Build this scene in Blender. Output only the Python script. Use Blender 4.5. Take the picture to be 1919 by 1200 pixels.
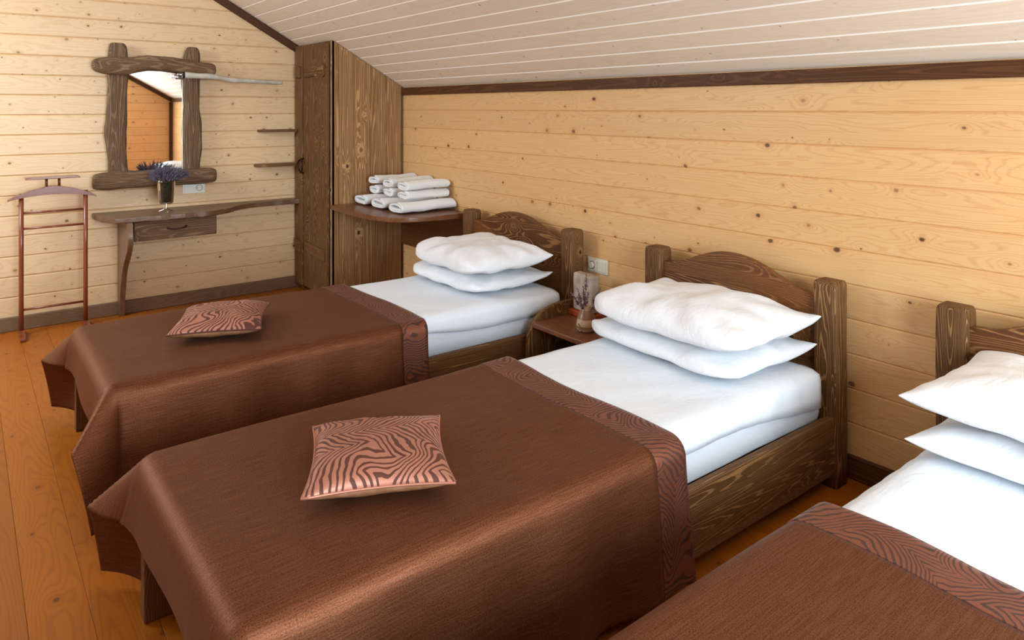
import bpy, bmesh, math, random
from mathutils import Vector, Matrix, noise
random.seed(7)
PI = math.pi
scene = bpy.context.scene
for o in list(bpy.data.objects):
    bpy.data.objects.remove(o)
C = scene.collection

# ---------------------------------------------------------------- camera, world, exposure
HC = 1.45
YAW = math.atan2(1032.0, 1335.0)
cam_data = bpy.data.cameras.new('camera')
cam = bpy.data.objects.new('camera', cam_data)
C.objects.link(cam)
cam.location = (0, 0, HC)
cam.rotation_euler = (PI / 2, 0, -YAW)
cam_data.sensor_width = 36
cam_data.lens = 36 * 1335.0 / 1919.0
cam_data.shift_y = -(600 - 203.0) / 1919.0
cam_data.clip_start = 0.02
scene.camera = cam
scene.view_settings.view_transform = 'Standard'
scene.view_settings.look = 'None'
scene.view_settings.gamma = 1.0
scene.view_settings.use_curve_mapping = False
scene.view_settings.exposure = -0.06

world = bpy.data.worlds.new('world')
scene.world = world
world.use_nodes = True
bg = world.node_tree.nodes['Background']
bg.inputs[0].default_value = (0.80, 0.90, 1.0, 1)
bg.inputs[1].default_value = 1.5

def area(name, loc, direction, sx, sy, power, col=(1, 1, 1)):
    l = bpy.data.lights.new(name, 'AREA')
    l.shape = 'RECTANGLE'; l.size = sx; l.size_y = sy
    l.energy = power; l.color = col
    o = bpy.data.objects.new(name, l)
    C.objects.link(o)
    o.location = loc
    o.rotation_euler = Vector(direction).to_track_quat('-Z', 'Y').to_euler()
    return o
# daylight entering by the gable window behind the camera and by the two roof windows of the opposite slope
area('gable_window_daylight', (0.95, -1.50, 1.33), (0, 1, -0.06), 1.85, 1.50, 188, (0.76, 0.90, 1.0))
area('roof_window_daylight', (-1.25, 2.70, 2.10), (0.72, 0.05, -0.75), 1.10, 1.20, 6, (0.80, 0.92, 1.0))
area('roof_window_daylight', (-1.25, 4.55, 2.10), (0.72, 0.05, -0.75), 1.10, 1.20, 78, (0.80, 0.92, 1.0))

# ---------------------------------------------------------------- room numbers
XW, YB, YF, XL = 2.77, 5.66, -1.55, -2.37      # right wall, back wall, front wall, left wall
KNEE, SLOPE = 1.615, 0.575                      # ceiling height at the right wall, its slope
XR = 0.20                                       # ridge
def ceil_z(x):
    return KNEE + SLOPE * (XW - x) if x >= XR else KNEE + SLOPE * (x - XL)

# ---------------------------------------------------------------- node helper and materials
class NT:
    def __init__(s, name):
        s.m = bpy.data.materials.new(name); s.m.use_nodes = True
        s.t = s.m.node_tree; s.n = s.t.nodes; s.l = s.t.links
        s.b = s.n['Principled BSDF']
    def node(s, typ, **k):
        n = s.n.new(typ)
        for a, v in k.items(): setattr(n, a, v)
        return n
    def put(s, sock, v):
        if isinstance(v, bpy.types.NodeSocket): s.l.new(v, sock)
        elif v is not None:
            try: sock.default_value = v
            except Exception: sock.default_value = (*v, 1) if len(v) == 3 else v
    def math(s, op, a, b=None, c=None, clamp=False):
        n = s.node('ShaderNodeMath', operation=op); n.use_clamp = clamp
        s.put(n.inputs[0], a)
        if b is not None: s.put(n.inputs[1], b)
        if c is not None: s.put(n.inputs[2], c)
        return n.outputs[0]
    def vmath(s, op, a, b=None):
        n = s.node('ShaderNodeVectorMath', operation=op)
        s.put(n.inputs[0], a)
        if b is not None: s.put(n.inputs[1], b)
        return n.outputs['Value'] if op in ('LENGTH', 'DOT_PRODUCT') else n.outputs[0]
    def mix(s, f, a, b, mode='MIX'):
        n = s.node('ShaderNodeMix', data_type='RGBA', blend_type=mode)
        s.put(n.inputs[0], f)
        s.put(n.inputs[6], (*a, 1) if isinstance(a, tuple) and len(a) == 3 else a)
        s.put(n.inputs[7], (*b, 1) if isinstance(b, tuple) and len(b) == 3 else b)
        return n.outputs[2]
    def rng(s, v, a, b, c, d, interp='SMOOTHSTEP'):
        n = s.node('ShaderNodeMapRange', interpolation_type=interp)
        s.put(n.inputs[0], v)
        for i, q in enumerate((a, b, c, d)): n.inputs[i + 1].default_value = q
        return n.outputs[0]
    def noise(s, vec, scale=5, detail=3, rough=0.5, dim='3D', dist=0):
        n = s.node('ShaderNodeTexNoise', noise_dimensions=dim)
        s.put(n.inputs['Vector'], vec)
        n.inputs['Scale'].default_value = scale; n.inputs['Detail'].default_value = detail
        n.inputs['Roughness'].default_value = rough; n.inputs['Distortion'].default_value = dist
        return n.outputs[0]
    def bump(s, h, strength=0.3, dist=0.002, normal=None):
        n = s.node('ShaderNodeBump')
        n.inputs['Strength'].default_value = strength; n.inputs['Distance'].default_value = dist
        s.put(n.inputs['Height'], h)
        if normal is not None: s.put(n.inputs['Normal'], normal)
        return n.outputs[0]
    def objvec(s, k=50.0):
        tc = s.node('ShaderNodeTexCoord'); oi = s.node('ShaderNodeObjectInfo')
        cb = s.node('ShaderNodeCombineXYZ')
        r = oi.outputs['Random']
        s.put(cb.inputs[0], s.math('MULTIPLY', r, k)); s.put(cb.inputs[1], s.math('MULTIPLY', r, k * 0.73)); s.put(cb.inputs[2], s.math('MULTIPLY', r, k * 0.41))
        return s.vmath('ADD', tc.outputs['Object'], cb.outputs[0]), r
    def uv(s):
        return s.node('ShaderNodeUVMap').outputs[0]

def wood(name, base, line, fine, knot, rough=0.45, knot_r=(0.004, 0.011), presence=0.55, cell=(3.2, 8.0), K=34, line_w=0.5,
         bump=0.15, tint=0.10, spec=0.4, coat=0.0, ringk=0.12, blotch=None, sharp=(0.1, 0.95), across=8.0, bumpd=0.0015, streaks=0.25, along=0.55):
    t = NT(name)
    P, R = t.objvec()
    sc = t.vmath('MULTIPLY', P, (cell[0], cell[1], 0.0))
    v = t.node('ShaderNodeTexVoronoi', voronoi_dimensions='2D', feature='F1')
    t.put(v.inputs['Vector'], sc); v.inputs['Scale'].default_value = 1.0
    dv = t.vmath('SUBTRACT', sc, v.outputs['Position'])
    dv = t.vmath('MULTIPLY', dv, (1 / cell[0] * 0.75, 1 / cell[1], 0.0))
    wob = t.math('MULTIPLY', t.math('SUBTRACT', t.noise(P, 90, 2), 0.5), 0.006)
    d = t.math('ADD', t.vmath('LENGTH', dv), wob)
    sp = t.node('ShaderNodeSeparateColor'); t.put(sp.inputs[0], v.outputs['Color'])
    pres = t.math('LESS_THAN', sp.outputs[0], presence)
    size = t.math('MULTIPLY', pres, t.math('MULTIPLY_ADD', t.math('POWER', sp.outputs[1], 2.0), knot_r[1] - knot_r[0], knot_r[0]))
    rel = t.math('DIVIDE', d, t.math('MAXIMUM', size, 0.0001))
    kmask = t.rng(rel, 0.55, 1.15, 1.0, 0.0)
    halo = t.math('MULTIPLY', t.rng(rel, 1.0, 3.2, 1.0, 0.0), pres)
    # growth lines: contours of a field stretched along the board, bent round the knots
    Q = t.vmath('MULTIPLY', P, (along, across, across))
    f = t.noise(Q, 1.0, 1.6, 0.45)
    bend = t.math('MULTIPLY', t.math('EXPONENT', t.math('MULTIPLY', d, -28.0)), t.math('MULTIPLY', pres, ringk))
    jit = t.math('MULTIPLY', t.noise(t.vmath('MULTIPLY', P, (9, 60, 60)), 1.0, 2), 0.012)
    f = t.math('ADD', t.math('ADD', f, bend), jit)
    s1 = t.math('SINE', t.math('MULTIPLY', f, K * 6.283))
    lines = t.rng(s1, sharp[0], sharp[1], 0.0, 1.0)
    st = t.noise(t.vmath('MULTIPLY', P, (4, 260, 260)), 1.0, 3, 0.6)
    stm = t.rng(st, 0.35, 0.7, 0.0, 1.0)
    col = t.mix(t.math('MULTIPLY', lines, line_w), base, line)
    col = t.mix(t.math('MULTIPLY', stm, streaks), col, fine)
    if blotch:
        bl = t.rng(t.noise(t.vmath('MULTIPLY', P, (1.2, 5, 5)), 1.0, 3), 0.4, 0.65, 0, 1)
        col = t.mix(t.math('MULTIPLY', bl, blotch[1]), col, blotch[0])
    col = t.mix(t.math('MULTIPLY', halo, 0.35), col, line)
    col = t.mix(t.math('MULTIPLY', kmask, t.rng(sp.outputs[2], 0, 1, 0.45, 1.0)), col, knot)
    hs = t.node('ShaderNodeHueSaturation'); t.put(hs.inputs['Color'], col)
    t.put(hs.inputs['Value'], t.math('MULTIPLY_ADD', R, tint * 2, 1 - tint))
    t.put(t.b.inputs['Base Color'], hs.outputs[0])
    t.b.inputs['Roughness'].default_value = rough
    t.b.inputs['Specular IOR Level'].default_value = spec
    t.b.inputs['Coat Weight'].default_value = coat
    t.b.inputs['Coat Roughness'].default_value = 0.25
    if bump:
        h = t.math('ADD', t.math('MULTIPLY', lines, 0.7), t.math('MULTIPLY', stm, 0.4))
        t.put(t.b.inputs['Normal'], t.bump(h, bump, bumpd))
    return t.m

def plain(name, col, rough=0.5, spec=0.5, metal=0, bump_scale=None, bump=0.1, var=None):
    t = NT(name)
    P, R = t.objvec()
    c = (*col, 1)
    if var:
        c = t.mix(t.rng(t.noise(P, var[1], 4), 0.35, 0.65, 0, 1), col, var[0])
    t.put(t.b.inputs['Base Color'], c)
    t.b.inputs['Roughness'].default_value = rough
    t.b.inputs['Specular IOR Level'].default_value = spec
    t.b.inputs['Metallic'].default_value = metal
    if bump_scale:
        t.put(t.b.inputs['Normal'], t.bump(t.noise(P, bump_scale, 3), bump, 0.001))
    return t.m

M = {}
M['pine'] = wood('pine_boards', (0.70, 0.415, 0.175), (0.54, 0.250, 0.085), (0.80, 0.52, 0.27), (0.11, 0.045, 0.020), rough=0.42, presence=0.62, knot_r=(0.003, 0.0125), cell=(4.0, 9.0), K=40, line_w=0.42, bump=0.05, tint=0.05, spec=0.35, ringk=0.10, sharp=(0.3, 1.0), streaks=0.35)
M['pine_pale_lit'] = wood('pale_lit_pine_boards', (0.72, 0.500, 0.275), (0.55, 0.33, 0.15), (0.80, 0.60, 0.38), (0.13, 0.06, 0.03), rough=0.40, presence=0.8, cell=(5.0, 10.0), K=20, line_w=0.35, bump=0.04, tint=0.05, spec=0.4, ringk=0.10, knot_r=(0.003, 0.010), sharp=(0.3, 1.0), streaks=0.35)  # same pine made paler for the back wall, partly cooler light put into the colour
M['whitewash'] = wood('whitewashed_boards', (0.82, 0.70, 0.56), (0.68, 0.57, 0.46), (0.83, 0.75, 0.66), (0.20, 0.13, 0.09), rough=0.5, presence=0.4, K=16, line_w=0.3, bump=0.04, tint=0.03, spec=0.3, knot_r=(0.003, 0.007), sharp=(0.2, 1.0))
M['white_groove'] = plain('white_painted_groove', (0.92, 0.85, 0.76), 0.5)
M['floor'] = wood('varnished_floor_boards', (0.325, 0.092, 0.006), (0.215, 0.052, 0.004), (0.38, 0.115, 0.010), (0.06, 0.016, 0.006), rough=0.36, presence=0.6, K=26, line_w=0.45, bump=0.04, tint=0.12, spec=0.3, coat=0.0, ringk=0.16, knot_r=(0.005, 0.013), across=6, sharp=(0.1, 1.0))
M['stain'] = wood('brushed_brown_wood', (0.115, 0.052, 0.017), (0.44, 0.235, 0.09), (0.060, 0.024, 0.007), (0.040, 0.016, 0.007), rough=0.55, presence=0.35, K=42, line_w=0.7, bump=0.5, tint=0.12, spec=0.2, ringk=0.20, sharp=(0.5, 0.98), bumpd=0.002, blotch=((0.15, 0.068, 0.024), 0.5), streaks=0.5, knot_r=(0.006, 0.014), along=0.4, across=11)
M['stain_red'] = wood('brushed_chestnut_wood', (0.115, 0.042, 0.014), (0.40, 0.19, 0.07), (0.055, 0.020, 0.007), (0.035, 0.013, 0.006), rough=0.42, presence=0.45, K=36, line_w=0.75, bump=0.5, tint=0.10, spec=0.25, ringk=0.22, sharp=(0.35, 0.95), bumpd=0.002, blotch=((0.21, 0.072, 0.016), 0.6), streaks=0.5, knot_r=(0.008, 0.02))
M['wardrobe'] = wood('wardrobe_wood', (0.30, 0.152, 0.056), (0.72, 0.45, 0.20), (0.140, 0.062, 0.022), (0.06, 0.025, 0.010), rough=0.6, presence=0.25, K=24, line_w=0.65, bump=0.4, tint=0.10, spec=0.35, ringk=0.16, sharp=(0.45, 0.97), bumpd=0.002, streaks=0.6, knot_r=(0.008, 0.018), along=0.22, across=14)
M['old_wood'] = wood('weathered_grey_brown_wood', (0.160, 0.088, 0.044), (0.35, 0.225, 0.13), (0.070, 0.038, 0.020), (0.05, 0.026, 0.014), rough=0.6, presence=0.3, K=22, line_w=0.6, bump=0.8, tint=0.08, spec=0.25, ringk=0.22, sharp=(0.2, 0.95), bumpd=0.003, streaks=0.7)
M['trim'] = wood('dark_trim_wood', (0.070, 0.026, 0.009), (0.14, 0.055, 0.02), (0.040, 0.015, 0.006), (0.02, 0.008, 0.004), spec=0.2, rough=0.5, presence=0.3, K=20, line_w=0.5, bump=0.15, tint=0.1)
M['skirting'] = wood('brown_skirting', (0.170, 0.095, 0.052), (0.25, 0.15, 0.09), (0.11, 0.06, 0.03), (0.06, 0.03, 0.015), rough=0.5, presence=0.0, K=60, line_w=0.5, bump=0.1, tint=0.03)
M['shelf'] = wood('chestnut_shelf', (0.150, 0.055, 0.020), (0.24, 0.10, 0.04), (0.09, 0.03, 0.012), (0.05, 0.02, 0.01), rough=0.32, presence=0.2, K=14, line_w=0.4, bump=0.1, spec=0.5)
M['console'] = wood('console_wood', (0.150, 0.078, 0.040), (0.22, 0.125, 0.07), (0.10, 0.05, 0.024), (0.05, 0.025, 0.012), rough=0.36, presence=0.25, K=16, line_w=0.45, bump=0.2, spec=0.5)
M['mahogany'] = wood('glossy_mahogany', (0.200, 0.050, 0.020), (0.26, 0.08, 0.03), (0.13, 0.03, 0.012), (0.08, 0.02, 0.01), rough=0.22, presence=0, K=16, line_w=0.4, bump=0.0, spec=0.6)
M['metal'] = plain('dark_bronze', (0.05, 0.022, 0.012), 0.35, metal=0.8)
M['steel'] = plain('polished_steel', (0.75, 0.73, 0.70), 0.2, metal=1.0)
M['plastic'] = plain('cream_plastic', (0.72, 0.68, 0.56), 0.3)
M['plastic_white'] = plain('white_plastic', (0.84, 0.82, 0.72), 0.35)
M['dark_hole'] = plain('dark_socket_hole', (0.03, 0.03, 0.03), 0.5)
M['chalk'] = plain('whitewashed_branch', (0.55, 0.53, 0.47), 0.6, bump_scale=60, bump=0.4, var=((0.42, 0.39, 0.33), 14))
M['stone'] = plain('grey_stone', (0.33, 0.27, 0.21), 0.75, bump_scale=40, bump=0.4, var=((0.47, 0.40, 0.33), 18))
M['redwood'] = plain('orange_red_wood', (0.36, 0.065, 0.02), 0.35)
M['clay'] = plain('beige_glazed_clay', (0.56, 0.40, 0.26), 0.35, var=((0.46, 0.30, 0.18), 25))
M['clay_brown'] = plain('brown_glazed_clay', (0.22, 0.095, 0.04), 0.3)
M['twine'] = plain('jute_twine', (0.22, 0.11, 0.04), 0.8)
M['lavender'] = plain('dried_lavender_flowers', (0.075, 0.065, 0.105), 0.85, var=((0.15, 0.13, 0.175), 60))
M['lavender_dry'] = plain('faded_lavender_flowers', (0.13, 0.07, 0.10), 0.85, var=((0.22, 0.13, 0.15), 80))
M['stem'] = plain('dry_green_stems', (0.055, 0.075, 0.03), 0.8, var=((0.12, 0.10, 0.05), 60))
M['moss'] = plain('dark_moss', (0.012, 0.016, 0.006), 0.9, bump_scale=120, bump=1.0, var=((0.035, 0.04, 0.016), 60))

def mirror_mat():
    t = NT('mirror_glass'); t.b.inputs['Base Color'].default_value = (0.90, 0.90, 0.89, 1)
    t.b.inputs['Metallic'].default_value = 1; t.b.inputs['Roughness'].default_value = 0.015
    return t.m
M['mirror'] = mirror_mat()
def glass_mat():
    t = NT('clear_glass'); t.b.inputs['Base Color'].default_value = (0.97, 0.99, 0.97, 1)
    t.b.inputs['Transmission Weight'].default_value = 1; t.b.inputs['Roughness'].default_value = 0.02; t.b.inputs['IOR'].default_value = 1.3
    return t.m
M['glass'] = glass_mat()
def linen(name, col, wr=0.35):
    t = NT(name); P, R = t.objvec()
    t.b.inputs['Base Color'].default_value = (*col, 1)
    t.b.inputs['Roughness'].default_value = 0.75
    t.b.inputs['Specular IOR Level'].default_value = 0.2
    t.b.inputs['Sheen Weight'].default_value = 0.15
    n1 = t.noise(P, 7, 4, 0.55, dist=0.8)
    n2 = t.noise(P, 500, 1)
    rd = t.math('ABSOLUTE', t.math('SUBTRACT', t.noise(t.vmath('MULTIPLY', P, (1.0, 2.2, 1.5)), 5.5, 3, 0.5, dist=1.2), 0.5))
    rd = t.rng(rd, 0.0, 0.10, 0.0, 1.0)
    t.put(t.b.inputs['Normal'], t.bump(n2, 0.06, 0.0006, t.bump(rd, wr * 0.18, 0.006, t.bump(n1, wr, 0.012))))
    return t.m
M['linen'] = linen('white_linen', (0.73, 0.775, 0.83))
M['pillowcase'] = linen('white_pillowcase', (0.78, 0.80, 0.83), 0.5)
def terry():
    t = NT('white_terry_towel'); P, R = t.objvec()
    t.b.inputs['Base Color'].default_value = (0.82, 0.83, 0.83, 1); t.b.inputs['Roughness'].default_value = 0.95
    t.b.inputs['Specular IOR Level'].default_value = 0.1; t.b.inputs['Sheen Weight'].default_value = 0.4
    t.put(t.b.inputs['Normal'], t.bump(t.noise(P, 260, 2), 0.7, 0.003, t.bump(t.noise(P, 25, 2), 0.3, 0.006)))
    return t.m
M['terry'] = terry()
def spread():
    t = NT('brown_satin_weave'); U = t.uv()
    n = t.noise(t.vmath('MULTIPLY', U, (260, 420, 1)), 1.0, 3, 0.7)
    big = t.noise(U, 2.2, 2)
    rib = t.noise(t.vmath('MULTIPLY', U, (10, 300, 1)), 1.0, 2, 0.6)
    c = t.mix(t.rng(n, 0.35, 0.65, 0, 1), (0.075, 0.020, 0.006), (0.20, 0.072, 0.030))
    c = t.mix(t.math('MULTIPLY', t.rng(rib, 0.4, 0.65, 0, 1), 0.28), c, (0.30, 0.130, 0.068))
    c = t.mix(t.math('MULTIPLY', big, 0.2), c, (0.07, 0.019, 0.005))
    t.put(t.b.inputs['Base Color'], c)
    t.b.inputs['Roughness'].default_value = 0.56
    t.b.inputs['Metallic'].default_value = 0.70
    t.b.inputs['Specular IOR Level'].default_value = 0.25
    t.b.inputs['Sheen Weight'].default_value = 0.03
    t.b.inputs['Sheen Roughness'].default_value = 0.4
    t.b.inputs['Sheen Tint'].default_value = (1.0, 0.68, 0.55, 1)
    h = t.math('ADD', n, rib)
    t.put(t.b.inputs['Normal'], t.bump(h, 0.16, 0.0010))
    return t.m
M['spread'] = spread()
def zebra(name, light, dark, period=0.023, amp=0.75, wig=0.035, fold=0.13, sheen=0.08):
    t = NT(name); U0 = t.uv()
    oi = t.node('ShaderNodeObjectInfo')
    cb = t.node('ShaderNodeCombineXYZ'); t.put(cb.inputs[0], t.math('MULTIPLY', oi.outputs['Random'], 3.0)); t.put(cb.inputs[1], t.math('MULTIPLY', oi.outputs['Random'], 7.0))
    U = t.vmath('ADD', U0, cb.outputs[0])
    sx = t.node('ShaderNodeSeparateXYZ'); t.put(sx.inputs[0], U)
    n1 = t.math('SUBTRACT', t.noise(U, 5.5, 1.0, 0.4), 0.5)
    n2 = t.math('SUBTRACT', t.noise(t.vmath('ADD', U, (7.3, 2.1, 0)), 16, 2.0, 0.5), 0.5)
    fx = t.math('ADD', sx.outputs[0], t.math('MULTIPLY', n1, 0.32))
    tri = t.math('PINGPONG', fx, fold)
    ph = t.math('ADD', sx.outputs[1], t.math('MULTIPLY', tri, amp))
    ph = t.math('ADD', ph, t.math('MULTIPLY', n1, 0.10))
    ph = t.math('ADD', ph, t.math('MULTIPLY', n2, wig))
    s = t.math('SINE', t.math('MULTIPLY', ph, 6.2832 / period))
    thr = t.math('MULTIPLY', t.math('SUBTRACT', t.noise(t.vmath('ADD', U, (1.7, 9.2, 0)), 12, 2), 0.5), 2.2)
    mask = t.rng(t.math('ADD', s, thr), -0.45, -0.10, 0.0, 1.0)
    fz = t.noise(U, 600, 2)
    lt = t.mix(t.rng(fz, 0.3, 0.7, 0, 1), light, tuple(a * 1.25 for a in light))
    c = t.mix(mask, dark, lt)
    t.put(t.b.inputs['Base Color'], c)
    t.put(t.b.inputs['Roughness'], t.rng(mask, 0, 1, 0.62, 0.42))
    t.put(t.b.inputs['Metallic'], t.rng(mask, 0, 1, 0.0, 0.5))
    t.b.inputs['Specular IOR Level'].default_value = 0.5
    t.b.inputs['Sheen Weight'].default_value = sheen
    t.b.inputs['Sheen Roughness'].default_value = 0.35
    t.b.inputs['Sheen Tint'].default_value = (1.0, 0.6, 0.5, 1)
    t.put(t.b.inputs['Normal'], t.bump(t.math('SUBTRACT', 1.0, mask), 0.5, 0.0015, t.bump(fz, 0.2, 0.001)))
    return t.m
M['zebra'] = zebra('zebra_jacquard', (0.42, 0.185, 0.125), (0.085, 0.020, 0.010))
M['zebra_band'] = zebra('zebra_jacquard_border', (0.19, 0.062, 0.034), (0.050, 0.014, 0.008), period=0.020, amp=0.9, fold=0.10)
M['tan'] = plain('tan_satin_back', (0.36, 0.19, 0.10), 0.4, bump_scale=150, bump=0.3, var=((0.28, 0.13, 0.06), 30))

# ---------------------------------------------------------------- object helpers
def link(name, me, mat=None, parent=None, mw=None, smooth=False, **props):
    if mat is not None:
        for m in (mat if isinstance(mat, (list, tuple)) else [mat]): me.materials.append(m)
    if smooth:
        me.polygons.foreach_set('use_smooth', [True] * len(me.polygons))
    o = bpy.data.objects.new(name, me)
    C.objects.link(o)
    mw = mw or Matrix.Identity(4)
    if parent is not None:
        o.parent = parent
        o.matrix_basis = world_of(parent).inverted() @ mw
    else:
        o.matrix_basis = mw
    for k, v in props.items(): o[k] = v
    return o
def world_of(o):
    m = o.matrix_basis.copy()
    while o.parent is not None:
        o = o.parent; m = o.matrix_basis @ m
    return m
def empty(name, loc=(0, 0, 0), rz=0, **props):
    o = bpy.data.objects.new(name, None); C.objects.link(o)
    o.empty_display_size = 0.05
    o.matrix_basis = Matrix.Translation(loc) @ Matrix.Rotation(rz, 4, 'Z')
    for k, v in props.items(): o[k] = v
    return o
def tag(o, label=None, category=None, group=None, kind=None):
    if label: o['label'] = label
    if category: o['category'] = category
    if group: o['group'] = group
    if kind: o['kind'] = kind
    return o
def from_bm(bm, name='m'):
    me = bpy.data.meshes.new(name)
    bmesh.ops.recalc_face_normals(bm, faces=bm.faces)
    bm.to_mesh(me); bm.free()
    return me
def grid_mesh(rows, uvs=None, closed_u=False, closed_v=False, name='m'):
    """rows[i][j] of points"""
    n, m = len(rows), len(rows[0])
    vs = [p for r in rows for p in r]
    fs = []
    for i in range(n if closed_u else n - 1):
        for j in range(m if closed_v else m - 1):
            i2, j2 = (i + 1) % n, (j + 1) % m
            fs.append((i * m + j, i2 * m + j, i2 * m + j2, i * m + j2))
    me = bpy.data.meshes.new(name)
    me.from_pydata([tuple(v) for v in vs], [], fs)
    if uvs:
        ul = me.uv_layers.new(name='UVMap')
        fl = [u for r in uvs for u in r]
        data = []
        for p in me.polygons:
            for vi in p.vertices: data += [fl[vi][0], fl[vi][1]]
        ul.data.foreach_set('uv', data)
    me.update()
    return me
def frame(origin, xdir, zdir):
    x = Vector(xdir).normalized(); z = Vector(zdir)
    z = (z - x * z.dot(x)).normalized(); y = z.cross(x)
    m = Matrix((x, y, z)).transposed().to_4x4()
    return Matrix.Translation(origin) @ m
def box_me(sx, sy, sz, bev=0.0, seg=1, center=(0, 0, 0)):
    bm = bmesh.new(); bmesh.ops.create_cube(bm, size=1)
    for v in bm.verts: v.co = Vector((v.co.x * sx + center[0], v.co.y * sy + center[1], v.co.z * sz + center[2]))
    if bev: bmesh.ops.bevel(bm, geom=bm.edges[:], offset=bev, segments=seg, affect='EDGES', profile=0.6)
    return from_bm(bm)
def boxw(name, a, b, mat, parent=None, bev=0.003, grain='x', seg=1, **props):
    """box between world corners a and b with its local X (the grain) along the named axis"""
    a, b = Vector(a), Vector(b); c = (a + b) / 2; d = b - a
    if grain == 'x': mw = frame(c, (1, 0, 0), (0, 0, 1)); s = (d.x, d.y, d.z)
    elif grain == 'y': mw = frame(c, (0, 1, 0), (0, 0, 1)); s = (d.y, d.x, d.z)
    elif grain == 'zx': mw = frame(c, (0, 0, 1), (1, 0, 0)); s = (d.z, d.y, d.x)      # wide face looks along x
    else: mw = frame(c, (0, 0, 1), (0, 1, 0)); s = (d.z, d.x, d.y)                    # wide face looks along y
    if grain == 'yx': mw = frame(c, (0, 1, 0), (1, 0, 0)); s = (d.y, d.z, d.x)
    if grain == 'xy': mw = frame(c, (1, 0, 0), (0, 1, 0)); s = (d.x, d.z, d.y)
    me = box_me(abs(s[0]), abs(s[1]), abs(s[2]), min(bev, min(abs(q) for q in s) * 0.4), seg)
    return link(name, me, mat, parent, mw, **props)
def prism(name, pts, thick, mat, parent, mw, bev=0.003, seg=2, smooth=False, **props):
    """outline pts in local XY, thickness along +Z"""
    bm = bmesh.new()
    vs = [bm.verts.new((p[0], p[1], 0)) for p in pts]
    f = bm.faces.new(vs)
    r = bmesh.ops.extrude_face_region(bm, geom=[f])
    for v in r['geom']:
        if isinstance(v, bmesh.types.BMVert): v.co.z += thick
    if bev:
        e = [e for e in bm.edges if abs(e.verts[0].co.z - e.verts[1].co.z) < 1e-6]
        bmesh.ops.bevel(bm, geom=e, offset=bev, segments=seg, affect='EDGES', profile=0.6)
    return link(name, from_bm(bm), mat, parent, mw, smooth=smooth, **props)
def curve_pts(ctrl, n=6, closed=False):
    """Catmull-Rom through control points"""
    out = []; L = len(ctrl)
    rngk = range(L) if closed else range(L - 1)
    for i in rngk:
        p = [Vector(ctrl[(i + k) % L] if closed else ctrl[min(max(i + k, 0), L - 1)]) for k in (-1, 0, 1, 2)]
        for k in range(n):
            t = k / n
            out.append(0.5 * ((2 * p[1]) + (-p[0] + p[2]) * t + (2 * p[0] - 5 * p[1] + 4 * p[2] - p[3]) * t * t + (-p[0] + 3 * p[1] - 3 * p[2] + p[3]) * t ** 3))
    if not closed: out.append(Vector(ctrl[-1]))
    return out
def tube_me(path, radii, n=10, cap=True, sec=None):
    path = [Vector(p) for p in path]
    if not isinstance(radii, (list, tuple)): radii = [radii] * len(path)
    rows = []; up = Vector((0, 0, 1))
    for i, p in enumerate(path):
        d = (path[min(i + 1, len(path) - 1)] - path[max(i - 1, 0)]).normalized()
        if abs(d.dot(up)) > 0.95: up = Vector((1, 0, 0)) if abs(d.x) < 0.9 else Vector((0, 1, 0))
        a = d.cross(up).normalized(); b = a.cross(d).normalized(); up = b
        rows.append([p + (a * math.cos(2 * PI * k / n) + b * math.sin(2 * PI * k / n)) * radii[i] for k in range(n)])
    me = grid_mesh(rows, closed_v=True)
    if cap:
        bm = bmesh.new(); bm.from_mesh(me); bm.verts.ensure_lookup_table()
        bm.faces.new([bm.verts[k] for k in range(n)]); L = len(rows) * n
        bm.faces.new([bm.verts[L - 1 - k] for k in range(n)])
        bmesh.ops.recalc_face_normals(bm, faces=bm.faces); bm.to_mesh(me); bm.free()
    return me
def lathe_me(prof, n=28, closed=False):
    rows = [[(r * math.cos(2 * PI * k / n), r * math.sin(2 * PI * k / n), z) for k in range(n)] for r, z in prof]
    return grid_mesh(rows, closed_v=True, closed_u=closed)
def T(*p): return Matrix.Translation(p)

# ---------------------------------------------------------------- boards of walls, ceiling, floor
def board_me(L, W, Th, ch, groove=False, pitch=None):
    """board: local X length (centred), Y width from 0 to W, Z 0..Th, long front edges chamfered"""
    h = L / 2
    sec = [(0, 0), (0, Th - ch), (ch, Th), (W - ch, Th), (W, Th - ch), (W, 0)]
    vs = [(-h, y, z) for y, z in sec] + [(h, y, z) for y, z in sec]
    k = len(sec)
    fs = [(i, (i + 1) % k, (i + 1) % k + k, i + k) for i in range(k)]
    fs += [tuple(range(k))[::-1], tuple(range(k, 2 * k))]
    me = bpy.data.meshes.new('board'); me.from_pydata(vs, [], fs); me.update()
    if groove:
        me.materials.append(groove[0]); me.materials.append(groove[1])
        for i, p in enumerate(me.polygons):
            if i in (1, 3): p.material_index = 1
    bm = bmesh.new(); bm.from_mesh(me); bmesh.ops.recalc_face_normals(bm, faces=bm.faces); bm.to_mesh(me); bm.free()
    return me
def slanted_me(xa0, xb0, xa1, xb1, W, Th, ch, mid):
    """board whose ends are cut: bottom edge xa0..xb0, top edge xa1..xb1 (local, minus mid)"""
    def lerp(a, b, y): return a + (b - a) * y / W
    sec = [(0, 0), (0, Th - ch), (ch, Th), (W - ch, Th), (W, Th - ch), (W, 0)]
    vs = [(lerp(xa0, xa1, y) - mid, y, z) for y, z in sec] + [(lerp(xb0, xb1, y) - mid, y, z) for y, z in sec]
    k = len(sec)
    fs = [(i, (i + 1) % k, (i + 1) % k + k, i + k) for i in range(k)] + [tuple(range(k))[::-1], tuple(range(k, 2 * k))]
    me = bpy.data.meshes.new('board'); me.from_pydata(vs, [], fs); me.update()
    bm = bmesh.new(); bm.from_mesh(me); bmesh.ops.recalc_face_normals(bm, faces=bm.faces); bm.to_mesh(me); bm.free()
    return me
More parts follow.
